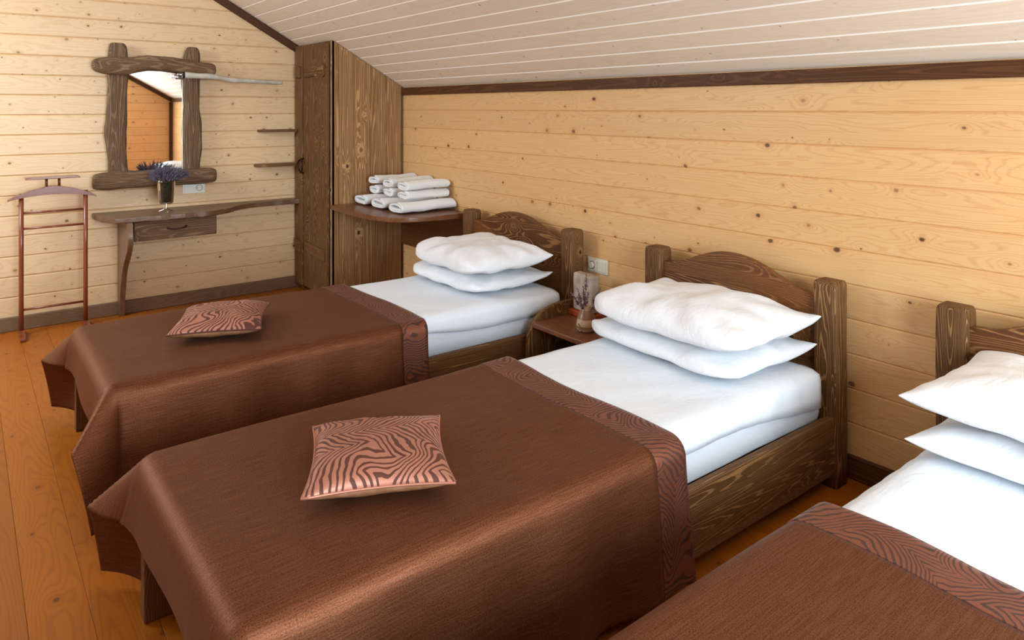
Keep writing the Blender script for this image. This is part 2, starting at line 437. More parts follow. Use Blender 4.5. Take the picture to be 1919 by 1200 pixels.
BT = 0.018   # board thickness

# floor
floor = boxw('floor', (XL - .1, YF - .1, -0.10), (XW + .1, YB + .1, -0.02), M['floor'], bev=0, kind='structure')
fw = 0.149
x = 0.1466 - fw * 17
k = 0
fme = {}
while x < XW:
    w = min(fw, XW - x)
    key = round(w, 3)
    if x + w > XL:
        if key not in fme:
            fme[key] = board_me(YB - YF, w - 0.0006, 0.02, 0.0010); fme[key].materials.append(M['floor'])
        # local X along world -Y, local Y along world X
        mw = frame((x, (YB + YF) / 2, -0.02), (0, -1, 0), (0, 0, 1))
        link('floor_board', fme[key], None, floor, mw)
    x += fw; k += 1

# right wall with horizontal boards
wr = boxw('wall_right', (XW + BT, YF - .1, -0.1), (XW + 0.12, YB + .1, KNEE + 0.08), M['pine'], bev=0, kind='structure')
me_wr = board_me(YB - YF, 0.136, BT, 0.005); me_wr.materials.append(M['pine'])
for k in range(12):
    z = 0.211 - 0.136 + 0.136 * k
    if z > KNEE: break
    link('plank', me_wr, None, wr, frame((XW + BT, (YB + YF) / 2, z), (0, -1, 0), (-1, 0, 0)))

# back wall (gable) and front wall
def gable(name, y, ydir, mat, z0, pitch, hole=None, xmin=None):
    """boards on the plane y facing ydir; hole (x0,x1,z0,z1)"""
    bm = bmesh.new()
    yo = y - ydir * BT
    out = [(XL - .1, -0.1), (XW + .12, -0.1), (XW + .12, KNEE + .02), (XR, ceil_z(XR) + 0.1), (XL - .1, KNEE + .02)]
    yb = y - ydir * 0.12
    if hole is None:
        for yy in (yo, yb): pass
        vs = [bm.verts.new((a, yo, b)) for a, b in out]; vs2 = [bm.verts.new((a, yb, b)) for a, b in out]
        bm.faces.new(vs); bm.faces.new(vs2)
        for i in range(5): bm.faces.new((vs[i], vs[(i + 1) % 5], vs2[(i + 1) % 5], vs2[i]))
    else:
        hx0, hx1, hz0, hz1 = hole
        parts = [[(XL - .1, -.1), (hx0, -.1), (hx0, ceil_z(hx0) + .1), (XL - .1, KNEE)],
                 [(hx1, -.1), (XW + .12, -.1), (XW + .12, KNEE + .02), (hx1, ceil_z(hx1) + .1)],
                 [(hx0, -.1), (hx1, -.1), (hx1, hz0), (hx0, hz0)],
                 [(hx0, hz1), (hx1, hz1), (hx1, ceil_z(hx1) + .1), (XR, ceil_z(XR) + .1), (hx0, ceil_z(hx0) + .1)]]
        for p in parts:
            q = []
            for c in p:
                if not q or (abs(q[-1][0] - c[0]) + abs(q[-1][1] - c[1])) > 1e-6: q.append(c)
            vs = [bm.verts.new((a, yo, b)) for a, b in q]; vs2 = [bm.verts.new((a, yb, b)) for a, b in q]
            n = len(q); bm.faces.new(vs); bm.faces.new(vs2)
            for i in range(n): bm.faces.new((vs[i], vs[(i + 1) % n], vs2[(i + 1) % n], vs2[i]))
    root = link(name, from_bm(bm), mat, None, None, kind='structure')
    k = 0
    xdir = (-ydir, 0, 0)
    while True:
        za, zb = z0 + k * pitch, z0 + (k + 1) * pitch
        k += 1
        def lim(z, side):
            if z <= KNEE: return XW if side > 0 else XL
            return XW - (z - KNEE) / SLOPE if side > 0 else XL + (z - KNEE) / SLOPE
        if lim(za, 1) - lim(za, -1) < 0.3: break
        spans = [(lim(za, -1), lim(za, 1), lim(zb, -1), lim(zb, 1))]
        if hole and zb > hole[2] and za < hole[3]:
            a0, b0, a1, b1 = spans[0]
            spans = [(a0, hole[0], a1, hole[0]), (hole[1], b0, hole[1], b1)]
        for a0, b0, a1, b1 in spans:
            if xmin is not None: a0, a1 = max(a0, xmin), max(a1, xmin)
            if b0 <= a0: continue
            mid = (a0 + b0) / 2
            if ydir < 0: mesh = slanted_me(a0, b0, a1, max(b1, a1), pitch - 0.0005, BT, 0.007, mid)
            else: mesh = slanted_me(-b0, -a0, -max(b1, a1), -a1, pitch - 0.0005, BT, 0.007, -mid)
            mesh.materials.append(mat)
            link('plank', mesh, None, root, frame((mid, yo, za), xdir, (0, ydir, 0)))
    return root
wb = gable('wall_back', YB, -1, M['pine_pale_lit'], 1.537 - 0.132 * 12, 0.132)
HOLE = (0.00, 1.90, 0.55, 2.12)
wf = gable('wall_front', YF, 1, M['pine'], 1.537 - 0.132 * 12, 0.132, hole=HOLE)

# left wall and left slope (behind the camera's view)
wl = boxw('wall_left', (XL - 0.12, YF - .1, -0.1), (XL, YB + .1, KNEE + 0.05), M['pine'], bev=0, kind='structure', grain='yx')

# ceiling: right slope boards, running along y
slope_len = math.hypot(1, SLOPE)
updir = Vector((-1, 0, SLOPE)).normalized()
nrm = Vector((-SLOPE, 0, -1)).normalized()       # into the room
base = Vector((XW, 0, KNEE))
total = (XW - XR) * slope_len
cme = bpy.data.meshes.new('c')
p = [(XW + .12, KNEE - .12 * SLOPE), (XR, ceil_z(XR)), (XR, ceil_z(XR) + .14), (XW + .12, KNEE - .12 * SLOPE + .14)]
cme.from_pydata([(a, YF - .1, b) for a, b in p] + [(a, YB + .1, b) for a, b in p], [], [(0, 1, 2, 3), (7, 6, 5, 4), (0, 4, 5, 1), (1, 5, 6, 2), (2, 6, 7, 3), (3, 7, 4, 0)])
ceiling = link('ceiling', cme, M['whitewash'], None, Matrix.Translation(-nrm * BT), kind='structure')
s = 0.100 - 0.112
cw = 0.112
me_c = board_me(YB - YF, cw - 0.0008, BT, 0.0055, groove=(M['whitewash'], M['white_groove']))
while s < total:
    o = base + updir * s - nrm * BT
    link('ceiling_board', me_c, None, ceiling, frame((o.x, (YB + YF) / 2, o.z), (0, 1, 0) if True else (0, -1, 0), nrm) @ Matrix.Identity(4))
    s += cw
# left slope with two roof window openings
def left_slope():
    up2 = Vector((1, 0, SLOPE)).normalized(); n2 = Vector((SLOPE, 0, -1)).normalized()
    b0 = Vector((XL, 0, KNEE)); L = (XR - XL) * slope_len
    bm = bmesh.new()
    def slab(s0, s1, y0, y1):
        q = []
        for off in (0, -0.14):
            for ss, yy in ((s0, y0), (s1, y0), (s1, y1), (s0, y1)):
                v = b0 + up2 * ss + n2 * off; q.append(bm.verts.new((v.x, yy, v.z)))
        for f in ((0, 1, 2, 3), (7, 6, 5, 4), (0, 4, 5, 1), (1, 5, 6, 2), (2, 6, 7, 3), (3, 7, 4, 0)): bm.faces.new([q[i] for i in f])
    sa, sb = 0.55, 1.75
    slab(-0.1, sa, YF - .1, YB + .1); slab(sb, L + 0.02, YF - .1, YB + .1)
    for y0, y1 in ((YF - .1, 2.15), (3.25, 4.00), (5.10, YB + .1)): slab(sa, sb, y0, y1)
    link('ceiling_left_slope', from_bm(bm), M['whitewash'], None, None, kind='structure')
    for n, (y0, y1) in enumerate(((2.15, 3.25), (4.0, 5.1))):
        c = b0 + up2 * ((sa + sb) / 2)
        mw = frame((c.x, (y0 + y1) / 2, c.z), (0, 1, 0), n2)
        w, h = (y1 - y0) / 2, (sb - sa) / 2
        r = empty('window_%d' % (n + 2), (c.x, (y0 + y1) / 2, c.z), kind='structure')
        for ax, sgn in (('x', 1), ('x', -1), ('y', 1), ('y', -1)):
            if ax == 'x': me = box_me(0.05, 2 * h, 0.10, 0.004, center=(sgn * (w - 0.025), 0, -0.05))
            else: me = box_me(2 * w - 0.1, 0.05, 0.10, 0.004, center=(0, sgn * (h - 0.025), -0.05))
            link('window_frame', me, M['trim'], r, mw)
        link('pane', box_me(2 * w - .1, 2 * h - .1, 0.006, center=(0, 0, -0.09)), M['glass'], r, mw)
left_slope()
# gable window behind the camera
w1 = empty('window_1', (0.42, YF, HOLE[2]), kind='structure')
hx0, hx1, hz0, hz1 = HOLE
for a, b in (((hx0, YF - .1, hz0), (hx1, YF + .02, hz0 + .05)), ((hx0, YF - .1, hz1 - .05), (hx1, YF + .02, hz1))):
    boxw('window_frame', a, b, M['trim'], w1, grain='x')
for a, b in (((hx0, YF - .1, hz0 + .05), (hx0 + .05, YF + .02, hz1 - .05)), ((hx1 - .05, YF - .1, hz0 + .05), (hx1, YF + .02, hz1 - .05)), ((0.93, YF - .1, hz0 + .05), (0.98, YF - .02, hz1 - .05))):
    boxw('window_frame', a, b, M['trim'], w1, grain='z')
for a, b in ((hx0 + .05, 0.93), (0.98, hx1 - .05)):
    boxw('pane', (a, YF - .07, hz0 + .05), (b, YF - .064, hz1 - .05), M['glass'], w1, bev=0)

# trims and skirting
boxw('trim_1', (XW - 0.022, YF, KNEE - 0.062), (XW, YB, KNEE - 0.004), M['trim'], grain='yx', bev=0.003, kind='structure')
def slope_trim(name, y0, y1):
    L = (XW - XR) * slope_len
    mid = base + updir * (L / 2) - Vector((0, 0, 0))
    off = -nrm * 0.0
    me = box_me(L, 0.058, abs(y1 - y0), 0.003, center=(0, 0, 0))
    ctr = base + updir * (L / 2) + nrm * 0.031
    link(name, me, M['trim'], None, frame((ctr.x, (y0 + y1) / 2, ctr.z), updir, (0, 1, 0)), kind='structure')
slope_trim('trim_2', YB - 0.024, YB)
slope_trim('trim_3', YF, YF + 0.024)
boxw('trim_4', (XW - 0.05, YF, 0), (XW, YF + 0.05, KNEE - 0.06), M['trim'], grain='z', kind='structure')
boxw('baseboard_back', (XL, YB - 0.02, 0), (XW, YB, 0.092), M['skirting'], grain='xy', bev=0.004, kind='structure')
boxw('baseboard_right', (XW - 0.02, YF, 0), (XW, YB - 0.02, 0.092), M['trim'], grain='yx', bev=0.006, kind='structure')

# ---------------------------------------------------------------- beds
def fbm(x, y, z, o=3):
    return noise.fractal(Vector((x, y, z)), 1.0, 2.0, o)
def post(name, x0, x1, y0, y1, ztop, mat, parent, seed):
    # rustic post: rounded vertical edges, domed hand-cut top; local X up
    rows = []; n = 20
    cx, cy = (x0 + x1) / 2, (y0 + y1) / 2; hx, hy = (x1 - x0) / 2, (y1 - y0) / 2
    levels = [0, 0.1, 0.2, 0.3, 0.4, 0.5, 0.6, 0.68] ; levels = [l for l in levels if l < ztop - 0.05] + [ztop - 0.03, ztop - 0.012, ztop - 0.004, ztop]
    for z in levels:
        t = 0
        if z > ztop - 0.02: t = (z - (ztop - 0.02)) / 0.02
        sc = 1 - 0.04 * t - 0.10 * t ** 3
        ring = []
        for k in range(n):
            a = 2 * PI * (k + 0.5) / n
            ca, sa = math.cos(a), math.sin(a); e = 0.22
            px = math.copysign(abs(ca) ** e, ca); py = math.copysign(abs(sa) ** e, sa)
            w = 1 + 0.035 * fbm(px * 2 + seed, py * 2, z * 3)
            ring.append((z, -px * hx * sc * w, py * hy * sc * w))
        rows.append(ring)
    me = grid_mesh(rows, closed_v=True)
    bm = bmesh.new(); bm.from_mesh(me); bm.verts.ensure_lookup_table()
    bm.faces.new([bm.verts[k] for k in range(n)]); L = len(rows) * n
    c = bm.verts.new((ztop + 0.003, 0, 0)); bm.verts.ensure_lookup_table()
    for k in range(n): bm.faces.new((bm.verts[L - n + k], bm.verts[L - n + (k + 1) % n], c))
    bmesh.ops.recalc_face_normals(bm, faces=bm.faces)
    for f in bm.faces: f.smooth = True
    bm.to_mesh(me); bm.free()
    o = link(name, me, mat, parent, frame((cx, cy, 0), (0, 0, 1), (0, 1, 0)))
    return o

def make_bed(y0, yb, py0, py1, label, idx):
    """y0..yb body, near post py0..+.095, far post ends at py1"""
    r = empty('bed', (1.55, (y0 + yb) / 2, 0)); tag(r, label, 'bed', 'single beds along the pine wall')
    post('post', 2.625, 2.715, py0, py0 + 0.098, 0.782, M['stain'], r, idx * 3.1)
    post('post', 2.625, 2.715, py1 - 0.098, py1, 0.782, M['stain'], r, idx * 3.1 + 1.7)
    # headboard: serpentine crest
    a, b = py0 + 0.09, py1 - 0.09
    W = b - a
    prof = [(0, 0.715), (0.06, 0.718), (0.13, 0.728), (0.22, 0.757), (0.32, 0.792), (0.42, 0.812), (0.52, 0.818), (0.62, 0.810), (0.72, 0.785), (0.82, 0.752), (0.90, 0.730), (1.0, 0.722)]
    pts = curve_pts([(q[0] * W - W / 2, q[1] - 0.35, 0) for q in prof], 4)
    out = [(-W / 2, -0.23)] + [(p.x, p.y) for p in pts] + [(W / 2, -0.23)]
    prism('headboard', [(p[0], p[1]) for p in out][::-1], 0.034, M['stain_red'], r, frame((2.650, (a + b) / 2, 0.35), (0, 1, 0), (1, 0, 0)), bev=0.006)
    # rails, foot board, slats
    boxw('side_rail', (0.44, y0, 0.055), (2.635, y0 + 0.036, 0.272), M['stain'], r, bev=0.007, grain='xy', seg=2)
    boxw('side_rail', (0.44, yb - 0.036, 0.055), (2.635, yb, 0.272), M['stain'], r, bev=0.007, grain='xy', seg=2)
    boxw('footboard', (0.425, y0 + 0.03, 0.165), (0.455, yb - 0.03, 0.30), M['stain'], r, bev=0.006, grain='yx', seg=2)
    for ya in (y0 - 0.002, yb - 0.045):
        boxw('leg', (0.405, ya, 0), (0.495, ya + 0.047, 0.33), M['stain'], r, bev=0.006, grain='zx', seg=2)
    for k in range(9):
        xx = 0.62 + k * 0.235
        boxw('slat', (xx, y0 + 0.036, 0.225), (xx + 0.08, yb - 0.036, 0.240), M['stain'], r, bev=0.002, grain='y')
    return r

def make_mattress(y0, yb, label, seed):
    x0, x1 = 0.47, 2.60; ya, yc = y0 + 0.045, yb - 0.045; z0, z1 = 0.241, 0.452
    nx, ny = 70, 34
    def f(x, y, z):
        n = fbm(x * 2.3 + seed, y * 1.7, z * 2, 3)
        return n
    # closed rounded box: superellipse-like profile across y, swept in x
    prof = []
    R = 0.038
    def arc(cx, cz, a0, a1, k=5): return [(cx + R * math.cos(a0 + (a1 - a0) * i / k), cz + R * math.sin(a0 + (a1 - a0) * i / k)) for i in range(k + 1)]
    prof += [(ya + 0.03, z0), ] + [(ya + 0.004 * 1, z0 + 0.02)] + [(ya - 0.006, z0 + 0.08)] + arc(ya + R - 0.004, z1 - R, PI, PI / 2)
    for i in range(1, 16): prof.append((ya + R + (yc - ya - 2 * R) * i / 16, z1))
    prof += arc(yc - R, z1 - R, PI / 2, 0) + [(yc + 0.004, z0 + 0.08), (yc - .004, z0 + 0.02), (yc - 0.03, z0)]
    rows = []
    for i in range(nx + 1):
        u = i / nx; x = x0 + (x1 - x0) * u
        e = min(u, 1 - u) * (x1 - x0)
        k = 1.0 if e > R else math.sqrt(max(0, 1 - (1 - e / R) ** 2))
        row = []
        for j, (y, z) in enumerate(prof):
            cy = (ya + yc) / 2
            zz = z0 + (z - z0) * (0.55 + 0.45 * k)
            yy = cy + (y - cy) * (0.975 + 0.025 * k)
            w = f(x, y, z)
            if z > z1 - 0.02: zz += 0.006 * w - 0.003
            else: yy += (0.010 if y < cy else -0.010) * w
            # long soft creases pulled towards the head
            zz += 0.0035 * math.sin(26 * (y + 0.25 * x) + 4 * w) * (1 if z > z1 - 0.01 else 0) * max(0, 1 - abs(x - 2.0))
            row.append((x, yy, zz))
        rows.append(row)
    me = grid_mesh(rows)
    bm = bmesh.new(); bm.from_mesh(me); bm.verts.ensure_lookup_table(); m = len(prof)
    bm.faces.new([bm.verts[k] for k in range(m)]); bm.faces.new([bm.verts[nx * m + k] for k in range(m)])
    for i in range(nx): bm.faces.new((bm.verts[i * m], bm.verts[(i + 1) * m], bm.verts[(i + 1) * m + m - 1], bm.verts[i * m + m - 1]))
    bmesh.ops.recalc_face_normals(bm, faces=bm.faces); bm.to_mesh(me); bm.free()
    o = link('mattress', me, M['linen'], None, None, smooth=True)
    tag(o, label, 'mattress', 'mattresses under white sheets')
    # top sheet laid over the fitted one, hanging a hand's width over both sides
    rows = []
    xs = [1.45 + (2.57 - 1.45) * i / 50 for i in range(51)]
    for x in xs:
        row = []
        t = (x - 1.45) / 1.12
        drop = 0.030 + 0.07 * t + 0.012 * math.sin(7 * x + seed)
        pr = [(-drop, -1)] + [(-drop * 0.5, -1), (-0.2 * drop, -1)] 
        zt = z1 + 0.0065
        path = [(ya - 0.012, zt - 0.03 - drop), (ya - 0.0135, zt - 0.03 - drop * 0.6), (ya - 0.0125, zt - 0.035), (ya - 0.006, zt - 0.017), (ya + 0.012, zt - 0.004), (ya + 0.04, zt)]
        path += [(ya + 0.04 + (yc - ya - 0.08) * i / 24, zt) for i in range(1, 24)]
        path += [(yc - 0.04, zt), (yc - 0.012, zt - 0.004), (yc + 0.006, zt - 0.017), (yc + 0.0105, zt - 0.035), (yc + 0.0105, zt - 0.03 - drop * 0.6), (yc + 0.010, zt - 0.03 - drop)]
        for y, z in path:
            w = f(x, y, z)
            if z > zt - 0.01: z2 = z + 0.006 * w - 0.003 + 0.004 * math.sin(20 * (y + 0.5 * x) + 5 * w) * max(0, t - 0.1) * (1 - max(0, t - 0.93) / 0.07) + 0.002; y2 = y
            else: z2 = z; y2 = y + (-1 if y < (ya + yc) / 2 else 1) * (0.004 + 0.006 * abs(math.sin(x * 23 + 3 * w)) * t)
            row.append((x, y2, z2))
        rows.append(row)
    s = link('top_sheet', grid_mesh(rows), M['linen'], o, None, smooth=True)
    sm = s.modifiers.new('s', 'SOLIDIFY'); sm.thickness = 0.002; sm.offset = 1
    return o

def make_spread(y0, yb, label, seed, near=-0.035, far=-0.015, Lsn=0.443, Lsf=0.462):
    R = 0.05; ARC = R * PI / 2
    xh, xf = 1.70, 0.388
    yn, yf = y0 + near, yb - far
    zt = 0.4665; Lf = 0.193
    xi, yni, yfi = xf + R, yn + R, yf - R
    def prof(d, al):
        th = PI / 2 - al
        if d <= R * th: a = d / R; return R * math.sin(a), R * (1 - math.cos(a))
        a = th; rest = d - R * th
        return R * math.sin(a) + rest * math.cos(a), R * (1 - math.cos(a)) + rest * math.sin(a)
    def pos(s, q, side):
        """s: distance from the head hem towards the foot, q: distance beyond the side line (<=0 on top: then y given)"""
        p = s - (xh - xi)
        return p
    def point(s, t):
        # s along the bed from head hem, t across: t<0 beyond near line, t>wid beyond far line
        wid = yfi - yni
        p = s - (xh - xi)
        q = -t if t < 0 else (t - wid if t > wid else 0)
        sgn = -1 if t < 0 else 1
        yl = yni if t < 0 else (yfi if t > wid else yni + t)
        if p <= 0:
            x = xh - s
            if q <= 0:
                z = zt + 0.0035 * fbm(x * 3 + seed, yl * 3, 0, 3) + 0.003 * math.sin(5 * x + 9 * yl + seed)
                return Vector((x, yl, z))
            al = math.radians(4 if sgn < 0 else 3)
            h, v = prof(q, al)
            # soft vertical folds of the hanging side
            g = min(1, max(0, (v - 0.03) / 0.3))
            fold = 0.010 * math.sin(9 * x + seed) + 0.008 * math.sin(21 * x + 2.1 * seed + 2 * v) + 0.012 * fbm(x * 2.5, v * 2, seed, 2)
            near_head = math.exp(-((s - 0.33) / 0.10) ** 2)
            fold += -0.016 * near_head + 0.012 * math.exp(-((s - 0.55) / 0.10) ** 2)
            fold += 0.022 * max(0, 1 - (-p) / 0.35)
            h += g * (fold + 0.006)
            return Vector((x, yl + sgn * h, zt - v + 0.003 * math.sin(5 * x + 9 * yl + seed)))
        if q <= 0:
            al = math.radians(3)
            h, v = prof(p, al)
            g = min(1, max(0, (v - 0.03) / 0.15))
            e = min(yl - yni, yfi - yl)
            h += g * (0.006 + 0.008 * math.sin(8 * yl + seed) + 0.025 * max(0, 1 - e / 0.12) ** 2)
            return Vector((xi - h, yl, zt - v + 0.003 * math.sin(5 * xi + 9 * yl + seed)))
        r = math.hypot(p, q); ph = math.atan2(p, q)
        tri = 1 - abs(ph - PI / 4) / (PI / 4)
        al = math.radians(4) + math.radians(46) * tri ** 0.9
        az = ph
        h, v = prof(r, al)
        g = min(1, max(0, (v - 0.03) / 0.2)) * (1 - tri) 
        h += g * 0.02
        return Vector((xi - math.sin(az) * h, yl + sgn * math.cos(az) * h, zt - v))
    wid = yfi - yni
    ts = [-Lsn + Lsn * i / 36 for i in range(36)] + [wid * i / 40 for i in range(41)] + [wid + Lsf * (i + 1) / 30 for i in range(30)]
    smax = (xh - xi) + Lf
    body_s = [0.125 + (xh - xi - 0.125) * i / 60 for i in range(61)] + [(xh - xi) + Lf * (i + 1) / 26 for i in range(26)]
    band_s = [0.125 * i / 8 for i in range(9)]
    def wave(s, t):
        k = max(0, 1 - s / 0.5)
        return k * (0.010 * math.sin(4.2 * t + seed) + 0.004 * math.sin(11 * t))
    def sheet(ss, lift):
        rows, uvs = [], []
        for s in ss:
            row, uvr = [], []
            for t in ts:
                P = point(s, t); P.x += wave(s, t)
                if lift: P.z += lift
                row.append(P); uvr.append((s, t))
            rows.append(row); uvs.append(uvr)
        return grid_mesh(rows, uvs)
    o = link('bedspread', sheet(body_s, 0), M['spread'], None, None, smooth=True)
    md = o.modifiers.new('s', 'SOLIDIFY'); md.thickness = 0.003; md.offset = -1
    tag(o, label, 'bedspread', 'brown bedspreads')
    b = link('patterned_border', sheet(band_s + [0.1265], 0.0012), M['zebra_band'], o, None, smooth=True, label='zebra patterned velvet border at the head end')
    md = b.modifiers.new('s', 'SOLIDIFY'); md.thickness = 0.0042; md.offset = -1
    return o

beds = [(2.88, 3.755, 2.862, 3.935), (1.393, 2.255, 1.385, 2.345), (0.080, 0.945, 0.070, 1.040)]
wl_ = ['bed farthest from the camera, below the corner shelf with towels', 'middle bed, with carved headboard between two square posts', 'nearest bed at the right edge, only one headboard post showing']
ml_ = ['white sheeted mattress on the farthest bed', 'white sheeted mattress on the middle bed', 'white sheeted mattress on the nearest bed at the right edge']
sl_ = ['brown bedspread on the farthest bed, below the valet stand', 'brown bedspread on the middle bed, both front corners flaring', 'brown bedspread on the nearest bed, in the bottom right corner of the photo']
for i, (y0, yb, p0, p1) in enumerate(beds):
    make_bed(y0, yb, p0, p1, 'dark brown rustic wooden ' + wl_[i], i)
    make_mattress(y0, yb, ml_[i], i * 2.7)
    make_spread(y0, yb, sl_[i], 1.3 + i * 2.1)

# ---------------------------------------------------------------- pillows and cushions
def pillow_me(a, b, ht, hb, seed, nx=44, ny=52, pinch=0.07, sag=0.0, wr=0.010, flat=0.0, e=2.6, pw=0.55, tipz=0.0, rc=(0, 0, 0, 0)):
    def T_(u, v): return ((1 - abs(u) ** e) ** pw) * ((1 - abs(v) ** e) ** pw)
    def pt(u, v, top):
        X = a * u * (1 - pinch * (1 - v * v) * abs(u)); Y = b * v * (1 - pinch * (1 - u * u) * abs(v))
        t = T_(u, v)
        c = rc[(2 if u > 0 else 0) + (1 if v > 0 else 0)]
        m = c * (abs(u * v)) ** 5
        X *= 1 - m * 0.8; Y *= 1 - m * 0.5
        n = fbm(X * 4 + seed, Y * 4, 0.3 if top else 1.3, 3)
        rad = math.atan2(v, u)
        crease = math.sin(rad * 9 + 3 * n) * (1 - t) * t * 3
        edge = max(abs(u), abs(v))
        z = (ht if top else -hb) * t * (1 + 0.10 * n)
        z += (wr * (0.5 * n + 0.5 * crease)) * (1 if top else -0.6) * min(1, t * 3)
        z -= sag * (abs(u) ** 3 * 0.6 + abs(v) ** 3)
        z += tipz * (abs(u * v)) ** 4 * (1 if u > 0 else 0.3)
        return (X, Y, z)
    def U(i, n): 
        s = -1 + 2 * i / n
        return math.sin(s * PI / 2)
    vs, fs, uvs = [], [], []
    idx = {}
    for top in (True, False):
        for i in range(nx + 1):
            for j in range(ny + 1):
                border = i in (0, nx) or j in (0, ny)
                if not top and border: idx[(top, i, j)] = idx[(True, i, j)]; continue
                u, v = U(i, nx), U(j, ny)
                idx[(top, i, j)] = len(vs); vs.append(pt(u, v, top)); uvs.append((a * u, b * v))
    mats = []
    for top in (True, False):
        for i in range(nx):
            for j in range(ny):
                q = (idx[(top, i, j)], idx[(top, i + 1, j)], idx[(top, i + 1, j + 1)], idx[(top, i, j + 1)])
                fs.append(q if top else q[::-1]); mats.append(0 if top else 1)
    me = bpy.data.meshes.new('pillow'); me.from_pydata(vs, [], fs)
    ul = me.uv_layers.new(name='UVMap'); data = []
    for p in me.polygons:
        for vi in p.vertices: data += list(uvs[vi])
    ul.data.foreach_set('uv', data)
    me.update()
    return me, mats

def pillow(x, y, z, a, b, ht, hb, rz, seed, label, rx=0, ry=0, **k):
    me, _ = pillow_me(a, b, ht, hb, seed, **k)
    mw = T(x, y, z) @ Matrix.Rotation(math.radians(rz), 4, 'Z') @ Matrix.Rotation(math.radians(ry), 4, 'Y') @ Matrix.Rotation(math.radians(rx), 4, 'X')
    o = link('pillow', me, M['pillowcase'], None, mw, smooth=True)
    tag(o, label, 'pillow', 'white pillows in pairs at the bed heads')
    return o
RC = (0.20, 0.30, 0.0, 0.15)
PK = dict(pw=0.40, e=3.0, rc=RC, tipz=0.03)
pillow(2.325, 3.350, 0.509, 0.270, 0.360, 0.060, 0.042, 2, 1.1, 'white pillow, lower one of the pair on the farthest bed', wr=0.012, **PK)
pillow(2.300, 3.300, 0.621, 0.275, 0.345, 0.092, 0.050, -2, 4.4, 'plump white pillow, upper one of the pair on the farthest bed', wr=0.020, sag=0.003, **PK)
pillow(2.360, 1.865, 0.509, 0.270, 0.400, 0.060, 0.042, -2, 7.7, 'white pillow, lower one of the pair on the middle bed', wr=0.012, **PK)
pillow(2.340, 1.825, 0.621, 0.280, 0.385, 0.088, 0.050, 1, 9.2, 'plump white pillow, upper one of the pair on the middle bed', wr=0.018, sag=0.003, **PK)
PK['rc'] = (0.1, 0.0, 0.0, 0.1)
pillow(2.380, 0.520, 0.507, 0.265, 0.400, 0.060, 0.042, 1, 12.5, 'white pillow, lower one of the pair on the nearest bed', wr=0.010, **PK)
pillow(2.390, 0.540, 0.617, 0.270, 0.395, 0.080, 0.050, -1, 15.1, 'white pillow, upper one of the pair on the nearest bed', wr=0.014, **PK)

CH = 0.185
def cushion(x, y, z, rz, seed, label, CX=0.197):
    me, mats = pillow_me(CX, CH, 0.052, 0.048, seed, nx=36, ny=36, pinch=0.09, wr=0.004, e=2.8, pw=0.48)
    me.materials.append(M['zebra']); me.materials.append(M['tan'])
    o = link('cushion', me, None, None, T(x, y, z) @ Matrix.Rotation(math.radians(rz), 4, 'Z'), smooth=True)
    for p, m in zip(me.polygons, mats): p.material_index = m
    tag(o, label, 'cushion', 'small zebra patterned cushions')
    # corded seam with little knotted corners
    ring = []
    for i in range(80):
        s = i / 80 * 4; k = int(s); f = -1 + 2 * (s - k)
        u, v = ((f, -1), (1, f), (-f, 1), (-1, -f))[k]
        ring.append((CX * u * (1 - 0.09 * (1 - v * v) * abs(u)), CH * v * (1 - 0.09 * (1 - u * u) * abs(v)), 0))
    pts = [Vector(p) for p in ring] + [Vector(ring[0])]
    link('piping', tube_me(pts, 0.0035, 6, cap=False), M['zebra'], o, world_of(o), smooth=True)
    return o
cushion(0.915, 3.285, 0.518, 66, 2.2, 'zebra patterned brown cushion on the farthest bed', 0.207)
cushion(0.893, 1.745, 0.518, 64, 5.9, 'zebra patterned brown cushion on the middle bed')

# ---------------------------------------------------------------- wardrobe
WX, WY0 = 2.170, 4.985
wd = empty('wardrobe', (2.45, 5.3, 0)); tag(wd, 'tall brown wooden wardrobe with sloping top in the corner under the ceiling', 'wardrobe')
def ctop(x): return ceil_z(x) - 0.004
# side boards: vertical, five, tops cut to the roof slope
xs = [WX, WX + 0.055, WX + 0.18, WX + 0.31, WX + 0.45, XW - 0.022]
for i in range(5):
    a, b = xs[i], xs[i + 1] - 0.0015
    pts = [(0.0, a), (ctop(a) , a), (ctop(b) , b), (0.0, b)]
    # local X = up, local Y = world x ; Z = world... frame(x=(0,0,1), y=(1,0,0)) -> z = x cross y = (0,1,0)
    mw = frame((0, WY0, 0), (0, 0, 1), (0, 1, 0))
    prism('side_board', pts, 0.022, M['wardrobe'], wd, mw, bev=0.0015, seg=1)
boxw('back_panel', (WX + .03, YB - 0.035, 0.1), (XW - 0.025, YB - 0.024, ctop(2.75)), M['stain'], wd, bev=0, grain='xy')
mwx = frame((0, YB - 0.045, 0), (0, 0, 1), (0, 1, 0))
boxw('bottom_panel', (WX + .01, WY0 + .022, 0.07), (XW - .025, YB - .04, 0.09), M['stain'], wd, grain='x')
